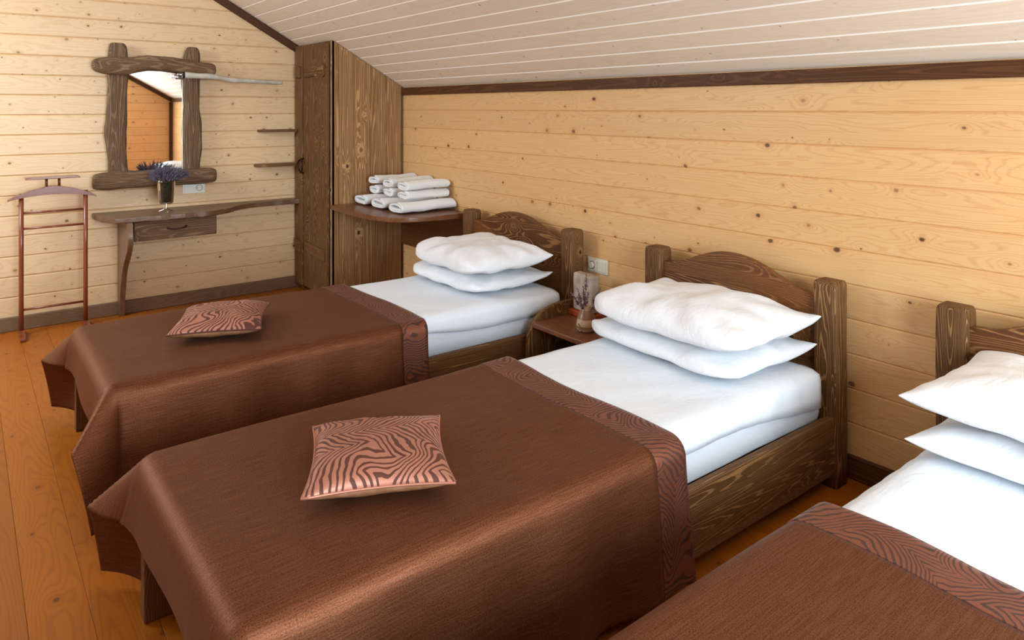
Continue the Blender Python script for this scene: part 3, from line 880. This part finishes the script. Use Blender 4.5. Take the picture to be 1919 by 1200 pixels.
# front frame and doors, facing -x
zt = ctop(WX) - 0.003
boxw('face_frame', (WX - 0.002, WY0, 0.05), (WX + 0.020, WY0 + 0.030, zt), M['wardrobe'], wd, grain='zx')
boxw('face_frame', (WX - 0.002, YB - 0.075, 0.05), (WX + 0.020, YB - 0.024, zt), M['wardrobe'], wd, grain='zx')
boxw('face_frame', (WX - 0.002, WY0 + 0.031, zt - 0.03), (WX + 0.020, YB - 0.076, zt), M['wardrobe'], wd, grain='yx')
for n, (a, b) in enumerate(((WY0 + 0.032, 5.478), (5.481, 5.625))):
    m1 = a + (b - a) * 0.5
    door = boxw('door', (WX - 0.026 - 0.010 * n, a, 0.045), (WX - 0.004, b, zt - 0.004), M['stain'], wd, grain='zx', bev=0.003)
    for zc, tilt in ((1.735, 0), (0.36, 0.04)):
        w = b - a
        # decorative strap board with a fish-tail end
        hw = w * (0.42 if n == 0 else 0.36)
        y1, y2 = (a + 0.035, b - 0.05) if n == 0 else (a + 0.02, b - 0.03)
        hh = 0.052
        if zc > 1:
            pts = [(y1, -hh * .8), (y1 + .03, -hh), ((y1 + y2) / 2, -hh * .7), (y2, -hh * .9), (y2, hh * .9), ((y1 + y2) / 2, hh * .75), (y1 + .03, hh), (y1, hh * .8)]
        else:
            pts = [(y1, -hh), ((y1 + y2) / 2, -hh * .85), (y2, -hh * 0.3), (y2, hh * .9), ((y1 + y2) / 2, hh * .75), (y1, hh * .6)]
        prism('hinge_strap', [(p[0] - a, p[1]) for p in pts][::-1], 0.014, M['stain'], door, frame((WX - 0.026 - 0.010 * n, a, zc), (0, 1, 0), (-1, 0, 0)) @ Matrix.Rotation(PI, 4, 'X') @ T(0, 0, -0.014), bev=0.003)
    hy = 5.452 if n == 0 else 5.512
    sg = 1 if n == 0 else -1
    path = curve_pts([(WX - 0.027, hy + sg * 0.012, 1.055), (WX - 0.045, hy + sg * 0.010, 1.045), (WX - 0.052, hy - sg * 0.012, 1.02), (WX - 0.054, hy - sg * 0.018, 0.995), (WX - 0.052, hy - sg * 0.012, 0.97), (WX - 0.045, hy + sg * 0.010, 0.945), (WX - 0.027, hy + sg * 0.012, 0.935)], 5)
    link('handle', tube_me(path, [0.005 + 0.0025 * math.sin(PI * i / (len(path) - 1)) for i in range(len(path))], 8), M['metal'], door, None, smooth=True)
for fy in (WY0 + 0.05, YB - 0.10):
    boxw('foot', (WX + 0.01, fy, 0), (WX + 0.05, fy + 0.04, 0.05), M['stain'], wd, grain='z')
boxw('plinth', (WX + 0.04, WY0 + 0.03, 0.0), (WX + 0.058, YB - 0.03, 0.069), M['trim'], wd, grain='yx')

# ---------------------------------------------------------------- corner shelf with towels
cs = empty('corner_shelf', (2.5, 4.6, 0.70)); tag(cs, 'brown wall shelf with rounded corner between wardrobe and farthest bed', 'shelf')
ctrl = [(2.158, 4.984), (2.152, 4.80), (2.150, 4.55), (2.158, 4.36), (2.195, 4.20), (2.285, 4.095), (2.42, 4.050), (2.60, 4.043), (2.748, 4.043)]
pp = curve_pts([(c[0], c[1], 0) for c in ctrl], 5)
# taper to a point at the wardrobe as in a cut board
out = [(p.x, p.y) for p in pp] + [(2.748, 4.984)]
prism('shelf_board', out, 0.032, M['shelf'], cs, T(0, 0, 0.703), bev=0.008, seg=3)
boxw('back_panel', (2.745, 4.0, 0.385), (2.768, 4.982, 0.702), M['shelf'], cs, grain='yx')

def towel(L, W, H, label, x, y, z, seed, group):
    """folded towel: a thick ribbon wound flat, open end towards the room (-x)"""
    th = 0.0145
    # spiral centre line in (y,z): racetrack shrinking
    path = []
    turns = 1.75; n = 60
    for i in range(n + 1):
        t = i / n * turns
        shrink = th * 0.92 * t
        hw, hh = W / 2 - th / 2 - shrink, H / 2 - th / 2 - shrink
        hh = max(hh, 0.001)
        a = 2 * PI * t + PI * 0.55
        c, s = math.cos(a), math.sin(a)
        r = hh
        ex = 0.75
        py = math.copysign(abs(c) ** ex, c) * hw; pz = math.copysign(abs(s) ** 0.75, s) * hh
        path.append((py, pz))
    outer, inner = [], []
    for i, (py, pz) in enumerate(path):
        q0, q1 = path[max(i - 1, 0)], path[min(i + 1, n)]
        dx, dz = q1[0] - q0[0], q1[1] - q0[1]; l = math.hypot(dx, dz) or 1
        nx_, nz_ = dz / l, -dx / l
        outer.append((py + nx_ * th / 2, pz + nz_ * th / 2)); inner.append((py - nx_ * th / 2, pz - nz_ * th / 2))
    loop = outer + inner[::-1]
    rows = []
    xs = [0, 0.004, 0.012] + [0.012 + (L - 0.024) * k / 10 for k in range(1, 10)] + [L - 0.012, L - 0.004, L]
    for xx in xs:
        e = min(xx, L - xx)
        k = 1 if e > 0.01 else 0.80 + 0.20 * math.sqrt(max(0, 1 - (1 - e / 0.01) ** 2))
        row = []
        for j, (py, pz) in enumerate(loop):
            # shrink the ribbon thickness at the ends
            m = loop[len(loop) - 1 - j]
            cy, cz = (py + m[0]) / 2, (pz + m[1]) / 2
            yy, zz = cy + (py - cy) * k, cz + (pz - cz) * k
            w = 0.004 * fbm(xx * 9 + seed, yy * 14, zz * 14, 2)
            zz2 = zz + w + 0.003 * math.sin(xx * 14 + seed)
            row.append((xx + 0.004 * math.sin(j * 0.4 + seed), yy + w, zz2))
        rows.append(row)
    me = grid_mesh(rows, closed_v=True)
    bm = bmesh.new(); bm.from_mesh(me); bm.verts.ensure_lookup_table(); m = len(loop); N = len(xs)
    half = len(outer)
    for base_i in (0, (N - 1) * m):
        for j in range(half - 1):
            bm.faces.new((bm.verts[base_i + j], bm.verts[base_i + j + 1], bm.verts[base_i + m - 2 - j], bm.verts[base_i + m - 1 - j]))
    bmesh.ops.recalc_face_normals(bm, faces=bm.faces); bm.to_mesh(me); bm.free()
    o = link('towel', me, M['terry'], None, T(x, y, z + H / 2) @ Matrix.Rotation(math.radians(math.sin(seed * 3) * 1.2), 4, 'Z'), smooth=True)
    tag(o, label, 'towel', group)
    return o
g = 'rolled white towels on the corner shelf'
zs = 0.737
for k, (yc, nm) in enumerate(((4.830, 'next to the wardrobe'), (4.560, 'in the middle'), (4.300, 'nearest the bed'))):
    towel(0.43, 0.205, 0.078, 'white towel in the bottom layer on the corner shelf, ' + nm, 2.325, yc, zs, k + 1.0, g)
for k, (yc, nm, xx) in enumerate(((4.830, 'stack by the wardrobe', 2.43), (4.590, 'middle stack', 2.42), (4.340, 'stack nearest the bed', 2.405))):
    towel(0.335, 0.160, 0.069, 'white towel on the corner shelf, second from the top of the ' + nm, xx, yc, zs + 0.077, k + 5.0, g)
    towel(0.34, 0.165, 0.069, 'topmost white towel of the %s on the corner shelf' % nm, xx - 0.004, yc, zs + 0.1445, k + 9.0, g)

# ---------------------------------------------------------------- nightstand with stone, vase
ns = empty('nightstand', (2.5, 2.6, 0)); tag(ns, 'small brown open nightstand between the farthest and the middle bed', 'nightstand')
prof = [(2.270, 0.0), (2.745, 0.0), (2.745, 0.438), (2.52, 0.432)] 
arc = curve_pts([(2.52, 0.432, 0), (2.45, 0.428, 0), (2.385, 0.412, 0), (2.325, 0.378, 0), (2.288, 0.330, 0), (2.272, 0.275, 0), (2.270, 0.22, 0)], 4)
pts = prof[:3] + [(p.x, p.y) for p in arc]
# local X up
mw_side = frame((0, 2.812, 0), (0, 0, 1), (0, -1, 0))
side = [(p[1], -p[0]) for p in pts]
prism('side_panel', side, 0.024, M['stain'], ns, frame((0, 2.824, 0), (0, 0, 1), (0, -1, 0)), bev=0.005)
side2 = [(min(p[1], 0.30), -p[0]) for p in [(2.300, 0.0), (2.745, 0.0), (2.745, 0.34), (2.300, 0.34)]]
prism('side_panel', [(0, -2.30), (0.325, -2.30), (0.325, -2.745), (0, -2.745)], 0.022, M['stain'], ns, frame((0, 2.400, 0), (0, 0, 1), (0, -1, 0)), bev=0.003)
ymn = 2.352
boxw('top_shelf', (2.285, ymn, 0.340), (2.748, 2.799, 0.364), M['shelf'], ns, bev=0.005, grain='y', seg=2)
boxw('lower_shelf', (2.31, 2.402, 0.09), (2.735, 2.799, 0.11), M['stain'], ns, grain='y')
boxw('back_panel', (2.738, 2.402, 0.11), (2.748, 2.799, 0.339), M['stain'], ns, grain='yx', bev=0)

zn = 0.364
# stone slab standing in a little wooden block
st = empty('stone_slab', (2.575, 2.70, zn)); tag(st, 'upright grey stone slab on a small orange wooden base behind the small vase', 'ornament')
bm = bmesh.new(); bmesh.ops.create_cube(bm, size=1)
for v in bm.verts: v.co = Vector((v.co.x * 0.055, v.co.y * 0.155, v.co.z * 0.195))
bmesh.ops.bevel(bm, geom=bm.edges[:], offset=0.014, segments=3, affect='EDGES', profile=0.6)
bmesh.ops.subdivide_edges(bm, edges=[e for e in bm.edges if e.calc_length() > 0.03], cuts=4, use_grid_fill=True)
for v in bm.verts:
    v.co += Vector((1, 0.6, 0.6)) * 0.0035 * fbm(v.co.x * 25, v.co.y * 25, v.co.z * 25, 3)
link('slab', from_bm(bm), M['stone'], st, T(2.575, 2.700, zn + 0.028 + 0.0975) @ Matrix.Rotation(math.radians(-4), 4, 'Z'), smooth=True)
boxw('base', (2.535, 2.612, zn), (2.617, 2.796, zn + 0.029), M['redwood'], st, bev=0.006, grain='y', seg=2)

def spike_cluster(base_pts, mats, parent, mw, blob=0.004, per=9, head=0.03, stem_mat=None, name='flowers'):
    """base_pts: list of (root, tip). Stems as thin tubes (one mesh) and flower heads of little grains (one mesh)"""
    sv, sf, fv, ff = [], [], [], []
    for r, tp in base_pts:
        r, tp = Vector(r), Vector(tp); d = (tp - r).normalized(); a = d.orthogonal().normalized(); b = d.cross(a)
        k0 = len(sv)
        for q, rad in ((r, 0.0009), (tp, 0.0006)):
            for k in range(3): sv.append(q + (a * math.cos(2.1 * k) + b * math.sin(2.1 * k)) * rad)
        for k in range(3): sf.append((k0 + k, k0 + (k + 1) % 3, k0 + 3 + (k + 1) % 3, k0 + 3 + k))
        for k in range(per):
            t = k / max(1, per - 1)
            c = tp - d * head * (1 - t) * random.uniform(0.9, 1.05) + (a * math.cos(k * 2.4) + b * math.sin(k * 2.4)) * blob * 0.7 * (1 - 0.6 * t)
            s = blob * random.uniform(0.7, 1.2) * (1 - 0.35 * t)
            k1 = len(fv)
            for w in ((s, 0, 0), (-s, 0, 0), (0, s, 0), (0, -s, 0), (0, 0, s * 1.4), (0, 0, -s * 1.2)):
                w = Vector(w); fv.append(c + a * w.x + b * w.y + d * w.z)
            for f in ((0, 2, 4), (2, 1, 4), (1, 3, 4), (3, 0, 4), (2, 0, 5), (1, 2, 5), (3, 1, 5), (0, 3, 5)): ff.append(tuple(k1 + i for i in f))
    m1 = bpy.data.meshes.new('s'); m1.from_pydata(sv, [], sf); m2 = bpy.data.meshes.new('f'); m2.from_pydata(fv, [], ff)
    a = link('stems', m1, stem_mat or M['stem'], parent, mw, kind='stuff')
    b = link('flowers', m2, mats, parent, mw, kind='stuff')
    return a, b

# small clay vase with dried lavender
vz = empty('vase', (2.435, 2.520, zn)); tag(vz, 'small round beige clay vase tied with twine, on the nightstand', 'vase')
mwv = T(2.412, 2.528, zn) @ Matrix.Scale(1.28, 4)
prof = [(0.0, 0.001), (0.020, 0.0), (0.030, 0.004), (0.0335, 0.016), (0.033, 0.030), (0.030, 0.044), (0.0235, 0.060), (0.0165, 0.072), (0.0145, 0.080), (0.0145, 0.088), (0.0125, 0.088), (0.0125, 0.078), (0.012, 0.05), (0.0, 0.049)]
sc = 1.12
link('body', lathe_me([(r * sc, z * sc) for r, z in prof]), M['clay'], vz, mwv, smooth=True)
link('brown_glaze', lathe_me([(r * sc + 0.0012, z * sc) for r, z in [(0.0297, 0.044), (0.0272, 0.052), (0.0235, 0.060), (0.0165, 0.072)]]), M['clay_brown'], vz, mwv, smooth=True, label='brown glazed shoulder')
tw = []
for k in range(4): tw.append(tube_me([(0.0385 * math.cos(a / 12 * 2 * PI), 0.0385 * math.sin(a / 12 * 2 * PI), 0.020 + 0.003 * k) for a in range(13)], 0.0012, 5, cap=False))
link('twine', tube_me([(0.0382 * math.cos(a / 16 * 2 * PI), 0.0382 * math.sin(a / 16 * 2 * PI), 0.018 + 0.004 * math.sin(a / 16)) for a in range(65)], 0.0013, 5), M['twine'], vz, mwv, smooth=True)
link('twine_bow', tube_me(curve_pts([(-0.037, -0.012, 0.022), (-0.052, -0.010, 0.040), (-0.046, -0.022, 0.012), (-0.039, -0.014, 0.020), (-0.050, 0.004, 0.006), (-0.044, 0.012, 0.002)], 5), 0.0012, 5), M['twine'], vz, mwv, smooth=True)
lv = empty('lavender_bunch', (2.435, 2.535, zn + 0.09)); tag(lv, 'sparse dried lavender sprigs standing in the small clay vase', 'flowers')
bp = []
random.seed(11)
for k in range(11):
    a = random.uniform(0, 2 * PI); rr = random.uniform(0.015, 0.070) if k else 0.0
    h = random.uniform(0.145, 0.20) if k else 0.215
    bp.append(((0.004 * math.cos(a), 0.004 * math.sin(a), 0.062), (rr * math.cos(a), rr * math.sin(a), h - rr * 0.4)))
spike_cluster(bp, M['lavender_dry'], lv, mwv, blob=0.0048, per=12, head=0.058)

# ---------------------------------------------------------------- wall sockets
def socket(origin, xdir, zdir, first, second, label, mat, loc):
    """xdir along the plate from left to right as seen, zdir out of the wall"""
    r = empty('wall_socket', loc); tag(r, label, 'socket')
    mw = frame(origin, xdir, zdir)
    link('plate', box_me(0.156, 0.080, 0.010, 0.004, 2, center=(0, 0, 0.005)), mat, r, mw)
    for cx, kind in ((-0.037, first), (0.037, second)):
        if kind == 'socket':
            link('socket_insert', box_me(0.060, 0.060, 0.004, 0.0015, 1, center=(cx, 0, 0.0115)), mat, r, mw)
            ring = lathe_me([(0.0195, 0.004), (0.0225, 0.004), (0.0225, 0.0), (0.0195, -0.0015), (0.0195, 0.004)], 24)
            link('socket_ring', ring, M['dark_hole'], r, mw @ T(cx, 0, 0.0115))
            link('socket_face', lathe_me([(0.0, 0.0), (0.0195, 0.0)], 24), mat, r, mw @ T(cx, 0, 0.0138))
            for dx in (-0.0095, 0.0095): link('pin_hole', lathe_me([(0.0, 0.0008), (0.0028, 0.0008), (0.0028, 0)], 10), M['dark_hole'], r, mw @ T(cx + dx, 0, 0.0138))
        elif kind == 'dial':
            link('dial_insert', box_me(0.060, 0.060, 0.004, 0.0015, 1, center=(cx, 0, 0.0115)), mat, r, mw)
            link('dial_ring', lathe_me([(0.018, 0.001), (0.0215, 0.001), (0.0215, 0.0), (0.018, 0.0)], 24), M['dark_hole'], r, mw @ T(cx, 0, 0.0136))
            link('dial', lathe_me([(0.0, 0.012), (0.0155, 0.012), (0.0175, 0.010), (0.0180, 0.0)], 24), mat, r, mw @ T(cx, 0, 0.0135), smooth=False)
        else:
            link('rocker', box_me(0.060, 0.060, 0.007, 0.002, 1, center=(cx, 0, 0.012)), mat, r, mw @ Matrix.Rotation(math.radians(2), 4, 'X'))
    return r
socket((XW, 2.806, 0.585), (0, -1, 0), (-1, 0, 0), 'dial', 'rocker', 'cream double wall plate above the nightstand', M['plastic'], (XW, 2.806, 0.585))
socket((1.372, YB, 0.856), (1, 0, 0), (0, -1, 0), 'rocker', 'socket', 'white double wall plate under the mirror, beside the vase', M['plastic_white'], (1.372, YB, 0.856))

# ---------------------------------------------------------------- mirror with rough log frame
mr = empty('wall_mirror', (1.1, YB - 0.02, 1.35)); tag(mr, 'mirror in a rough log frame on the back wall', 'mirror')
def log(name, L, ctrl_w, depth, mw, seed, off=None):
    """local X length, outline half-widths from ctrl_w [(x, lo, hi)], rounded section, depth along +Z"""
    cp = curve_pts([(c[0], c[1], c[2]) for c in ctrl_w], 6)
    rows = []; n = 18
    N = len(cp)
    for i, p in enumerate(cp):
        lo, hi = p.y, p.z; cy, hy = (lo + hi) / 2, (hi - lo) / 2
        e = min(i, N - 1 - i)
        k = (0.80, 0.93, 1.0)[min(e, 2)]
        ring = []
        for q in range(n):
            a = 2 * PI * (q + .5) / n; c, s = math.cos(a), math.sin(a)
            yy = cy + math.copysign(abs(c) ** 0.55, c) * hy * k
            zz = depth / 2 + math.copysign(abs(s) ** 0.5, s) * depth / 2 * k
            w = 0.006 * fbm(p.x * 9 + seed, c * 1.5, s * 1.5, 3)
            ring.append((p.x, yy + w, max(0.0, zz + w)))
        rows.append(ring)
    me = grid_mesh(rows, closed_v=True)
    bm = bmesh.new(); bm.from_mesh(me); bm.verts.ensure_lookup_table()
    bm.faces.new([bm.verts[k] for k in range(n)]); bm.faces.new([bm.verts[len(rows) * n - 1 - k] for k in range(n)])
    bmesh.ops.recalc_face_normals(bm, faces=bm.faces); bm.to_mesh(me); bm.free()
    return link(name, me, M['old_wood'], mr, mw, smooth=True)
# uprights: local X up, local Y = world x reversed -> use frame x=(0,0,1), z=(0,-1,0): y = z cross x = (-1,0,0)
up = lambda zz, d: frame((0, YB - d, zz), (0, 0, 1), (0, -1, 0))
log('frame_upright', 1, [(0.955, -0.922, -0.805), (1.05, -0.922, -0.800), (1.15, -0.918, -0.795), (1.28, -0.914, -0.778), (1.36, -0.916, -0.785), (1.48, -0.920, -0.795), (1.60, -0.922, -0.803), (1.70, -0.926, -0.800), (1.80, -0.926, -0.803), (1.87, -0.918, -0.808), (1.905, -0.900, -0.820)], 0.044, up(0, 0.034), 1.0)
log('frame_upright', 1, [(0.965, -1.400, -1.287), (1.05, -1.402, -1.290), (1.15, -1.412, -1.295), (1.25, -1.415, -1.290), (1.35, -1.410, -1.288), (1.45, -1.398, -1.300), (1.55, -1.398, -1.292), (1.65, -1.400, -1.285), (1.80, -1.402, -1.288), (1.86, -1.398, -1.298), (1.900, -1.380, -1.318)], 0.044, up(0, 0.034), 6.0)
hz = frame((0, YB - 0.034, 0), (1, 0, 0), (0, -1, 0))   # y = z cross x = (0,-1,0)x(1,0,0) = (0,0,1)
log('frame_crossbar', 1, [(0.705, 1.725, 1.775), (0.735, 1.700, 1.795), (0.82, 1.683, 1.805), (0.92, 1.683, 1.808), (1.02, 1.712, 1.822), (1.12, 1.725, 1.825), (1.22, 1.712, 1.820), (1.30, 1.700, 1.805), (1.40, 1.690, 1.790), (1.47, 1.690, 1.780), (1.503, 1.705, 1.765)], 0.082, hz, 3.0)
log('frame_crossbar', 1, [(0.708, 0.905, 0.985), (0.74, 0.893, 1.000), (0.85, 0.890, 1.010), (1.00, 0.892, 1.004), (1.10, 0.893, 1.002), (1.25, 0.893, 1.005), (1.40, 0.893, 1.010), (1.48, 0.898, 1.003), (1.508, 0.912, 0.990)], 0.082, hz, 9.0)
boxw('mirror_glass', (0.88, YB - 0.030, 0.96), (1.32, YB - 0.024, 1.76), M['mirror'], mr, bev=0.0)
boxw('backing_board', (0.875, YB - 0.0235, 0.955), (1.325, YB - 0.001, 1.765), M['old_wood'], mr, bev=0.0, grain='z')
# white edge of the glass left showing beside the right upright
boxw('protective_edge_strip', (1.284, YB - 0.0335, 1.0), (1.290, YB - 0.0305, 1.66), M['plastic_white'], mr, bev=0.0, label='thin white strip along the right edge of the glass')

# whitewashed branch lamp arm
br = empty('branch_lamp', (1.3, YB - 0.1, 1.68)); tag(br, 'pale whitewashed branch lamp sticking out across the mirror frame', 'lamp')
path = curve_pts([(1.275, YB - 0.135, 1.690), (1.36, YB - 0.14, 1.686), (1.48, YB - 0.14, 1.682), (1.60, YB - 0.135, 1.662), (1.72, YB - 0.13, 1.657), (1.84, YB - 0.125, 1.653), (1.95, YB - 0.12, 1.650), (2.00, YB - 0.12, 1.648)], 5)
N = len(path)
rad = [0.023 - 0.010 * (i / (N - 1)) + 0.0015 * math.sin(i * 0.9) for i in range(N)]
rad[-1] = 0.007; rad[0] = 0.021
link('branch', tube_me(path, rad, 14), M['chalk'], br, None, smooth=True)
link('end_cap', tube_me([(1.262, YB - 0.135, 1.690), (1.276, YB - 0.135, 1.690)], 0.0235, 14), M['metal'], br, None)
link('bracket', tube_me(curve_pts([(1.264, YB - 0.135, 1.690), (1.235, YB - 0.130, 1.695), (1.225, YB - 0.10, 1.690), (1.225, YB - 0.05, 1.688), (1.225, YB - 0.031, 1.688)], 4), 0.007, 8), M['steel'], br, None, smooth=True)
link('clamp', box_me(0.050, 0.022, 0.030, 0.003, 2), M['steel'], br, T(1.235, YB - 0.042, 1.686))

# ---------------------------------------------------------------- console table on the back wall
ct = empty('console_table', (1.4, 5.5, 0)); tag(ct, 'brown live-edge wooden console table fixed to the back wall below the mirror', 'table')
ctrl = [(0.800, 5.288), (0.95, 5.275), (1.10, 5.262), (1.25, 5.262), (1.38, 5.268), (1.46, 5.295), (1.54, 5.345), (1.62, 5.430), (1.70, 5.490), (1.80, 5.520), (1.92, 5.530), (2.02, 5.533), (2.135, 5.535)]
edge = curve_pts([(c[0], c[1], 0) for c in ctrl], 5)
out = [(0.712, YB - 0.001), (0.712, 5.56), (0.735, 5.42)] + [(p.x, p.y + 0.003 * math.sin(p.x * 40)) for p in edge] + [(2.135, YB - 0.001)]
prism('top', out, 0.036, M['console'], ct, T(0, 0, 0.690), bev=0.008, seg=3)
# bracket leg, local X up, local Y = world y ; z = x cross y = (0,0,1)x(0,1,0) = (-1,0,0)
leg = curve_pts([(0.690, 5.285, 0), (0.625, 5.262, 0), (0.57, 5.258, 0), (0.51, 5.285, 0), (0.44, 5.36, 0), (0.38, 5.430, 0), (0.32, 5.480, 0), (0.25, 5.515, 0), (0.12, 5.560, 0), (0.0, 5.585, 0)], 4)
pts = [(0.690, YB - 0.001)] + [(p.x, p.y) for p in leg] + [(0.0, YB - 0.022), (0.094, YB - 0.022), (0.094, YB - 0.001)]
prism('leg', pts, 0.034, M['console'], ct, frame((0.902, 0, 0), (0, 0, 1), (-1, 0, 0)), bev=0.005)
dr = boxw('drawer', (0.912, 5.30, 0.556), (1.440, 5.318, 0.686), M['old_wood'], ct, bev=0.006, grain='xy', seg=2)
boxw('drawer_box', (0.930, 5.318, 0.570), (1.425, 5.62, 0.684), M['stain'], ct, bev=0.002, grain='x')
path = curve_pts([(1.118, 5.302, 0.628), (1.122, 5.285, 0.629), (1.145, 5.272, 0.624), (1.178, 5.268, 0.622), (1.21, 5.272, 0.626), (1.233, 5.285, 0.633), (1.237, 5.302, 0.632)], 5)
link('handle', tube_me(path, [0.0075 - 0.0035 * math.sin(PI * i / (len(path) - 1)) for i in range(len(path))], 8), M['metal'], dr, None, smooth=True)

# tall glass vase with lavender on the console
gv = empty('glass_vase', (1.13, 5.40, 0.727)); tag(gv, 'tall footed glass vase filled with dark moss, on the console table', 'vase')
mg = T(1.13, 5.40, 0.727)
link('glass', lathe_me([(0.0, 0.058), (0.040, 0.060), (0.046, 0.070), (0.058, 0.205), (0.062, 0.225), (0.0595, 0.225), (0.0555, 0.205), (0.0435, 0.072), (0.0, 0.066)], 32), M['glass'], gv, mg, smooth=True)
for k in range(3):
    a = 2 * PI * k / 3 + 0.5
    link('foot', tube_me(curve_pts([(0, 0, 0.060), (0.004 * math.cos(a), 0.004 * math.sin(a), 0.030), (0.02 * math.cos(a), 0.02 * math.sin(a), 0.016), (0.052 * math.cos(a), 0.052 * math.sin(a), 0.004)], 4), [0.006 - 0.0002 * i for i in range(13)], 8), M['steel'], gv, mg, smooth=True)
link('moss', lathe_me([(0.0, 0.068), (0.041, 0.074), (0.047, 0.13), (0.053, 0.195), (0.04, 0.21), (0.0, 0.212)], 28), M['moss'], gv, mg, smooth=True)
lb = empty('lavender_bunch', (1.13, 5.40, 0.94)); tag(lb, 'dense purple-grey bunch of lavender in the tall glass vase', 'flowers')
bp = []
random.seed(5)
for k in range(230):
    a = random.uniform(0, 2 * PI); rr = 0.135 * math.sqrt(random.random()) * (1.0 + 0.15 * math.cos(a))
    h = 0.225 + random.uniform(0.02, 0.115) * (1 - (rr / 0.17) ** 2 * 0.6)
    bp.append(((rr * 0.28 * math.cos(a), rr * 0.28 * math.sin(a), 0.205), (rr * math.cos(a), rr * math.sin(a), h)))
spike_cluster(bp, M['lavender'], lb, mg, blob=0.0050, per=9, head=0.040)

# ---------------------------------------------------------------- small wall shelves beside the wardrobe
for nm, z, x0, lab in (('upper', 1.272, 1.842, 'small dark wall shelf beside the wardrobe, upper of two'), ('lower', 1.000, 1.815, 'small dark wall shelf beside the wardrobe, lower of two')):
    pts = [(p.x, p.y) for p in curve_pts([(x0, YB - 0.02, 0), (x0 + 0.01, YB - 0.055, 0), (x0 + 0.08, YB - 0.085, 0), (x0 + 0.18, YB - 0.10, 0), (2.12, YB - 0.105, 0)], 5)]
    pts = [(x0, YB)] + pts + [(2.12, YB)]
    prism('wall_shelf', pts, 0.020, M['stain'], None, T(0, 0, z - 0.010), bev=0.004, label=lab, category='shelf', group='small wall shelves beside the wardrobe')

# ---------------------------------------------------------------- valet stand
vs = empty('valet_stand', (0.479, 5.503, 0)); tag(vs, 'reddish brown wooden valet stand with hanger top beside the console table', 'valet stand')
ax = [(0.302, 5.503), (0.656, 5.503)]
dirn = Vector((ax[1][0] - ax[0][0], ax[1][1] - ax[0][1], 0)); Lw = dirn.length; dirn.normalize()
perp = Vector((-dirn.y, dirn.x, 0))
for i, (x, y) in enumerate(ax):
    link('post', tube_me([(0, 0, 0), (0.25, 0, 0), (0.5, 0, 0), (0.87, 0, 0)], 0.0135, 12), M['mahogany'], vs, frame((x, y, 0.035), (0, 0, 1), (0, -1, 0)), smooth=True)
    pts = curve_pts([(-0.125, 0.0, 0), (-0.130, 0.016, 0), (-0.10, 0.026, 0), (-0.04, 0.034, 0), (0, 0.040, 0), (0.04, 0.034, 0), (0.10, 0.026, 0), (0.130, 0.016, 0), (0.125, 0, 0)], 3)
    prism('foot', [(p.x, p.y) for p in pts], 0.032, M['mahogany'], vs, frame(Vector((x, y - 0.040, 0.0)) - dirn * 0.016, perp, dirn), bev=0.004)
def vp(t, z, off=0): 
    v = Vector((ax[0][0], ax[0][1], z)) + dirn * (t * Lw) + perp * off
    return v
for z in (0.780, 0.680, 0.163):
    a, b = vp(0.03, z), vp(0.97, z)
    link('rail', tube_me([(0, 0, 0), ((b - a).length, 0, 0)], 0.0075, 10), M['mahogany'], vs, frame(a, (b - a), (0, 0, 1)), smooth=True)
# shoulder-shaped hanger
mid = Vector((0.472, 5.503, 0))
W2 = 0.243
hp = curve_pts([(-W2, 0.868, 0), (-0.20, 0.893, 0), (-0.12, 0.922, 0), (-0.06, 0.936, 0), (-0.03, 0.945, 0), (0.03, 0.945, 0), (0.06, 0.936, 0), (0.12, 0.922, 0), (0.20, 0.893, 0), (W2, 0.868, 0)], 4)
lo = curve_pts([(W2, 0.860, 0), (0.20, 0.872, 0), (0.12, 0.884, 0), (0, 0.892, 0), (-0.12, 0.884, 0), (-0.20, 0.872, 0), (-W2, 0.860, 0)], 4)
fr = frame((mid.x, mid.y, 0), dirn, -perp)     # local Y up
loc2 = [(p.x, p.y) for p in hp] + [(p.x, p.y) for p in lo]
prism('hanger', loc2[::-1], 0.046, M['mahogany'], vs, fr @ T(0, 0, -0.023), bev=0.0018, seg=1)
for t in (-0.035, 0.035):
    a = mid + dirn * t
    link('tray_peg', tube_me([(0, 0, 0), (0.052, 0, 0)], 0.008, 8), M['mahogany'], vs, frame((a.x, a.y, 0.943), (0, 0, 1), (0, -1, 0)), smooth=True)
tp = curve_pts([(-0.150, 0, 0), (-0.145, 0.010, 0), (-0.12, 0.013, 0), (0, 0.012, 0), (0.12, 0.013, 0), (0.145, 0.010, 0), (0.150, 0, 0)], 3)
prism('tray', [(p.x, p.y) for p in tp], 0.085, M['mahogany'], vs, frame((mid.x, mid.y, 0.993), dirn, -perp) @ T(0, 0, -0.0425), bev=0.003)
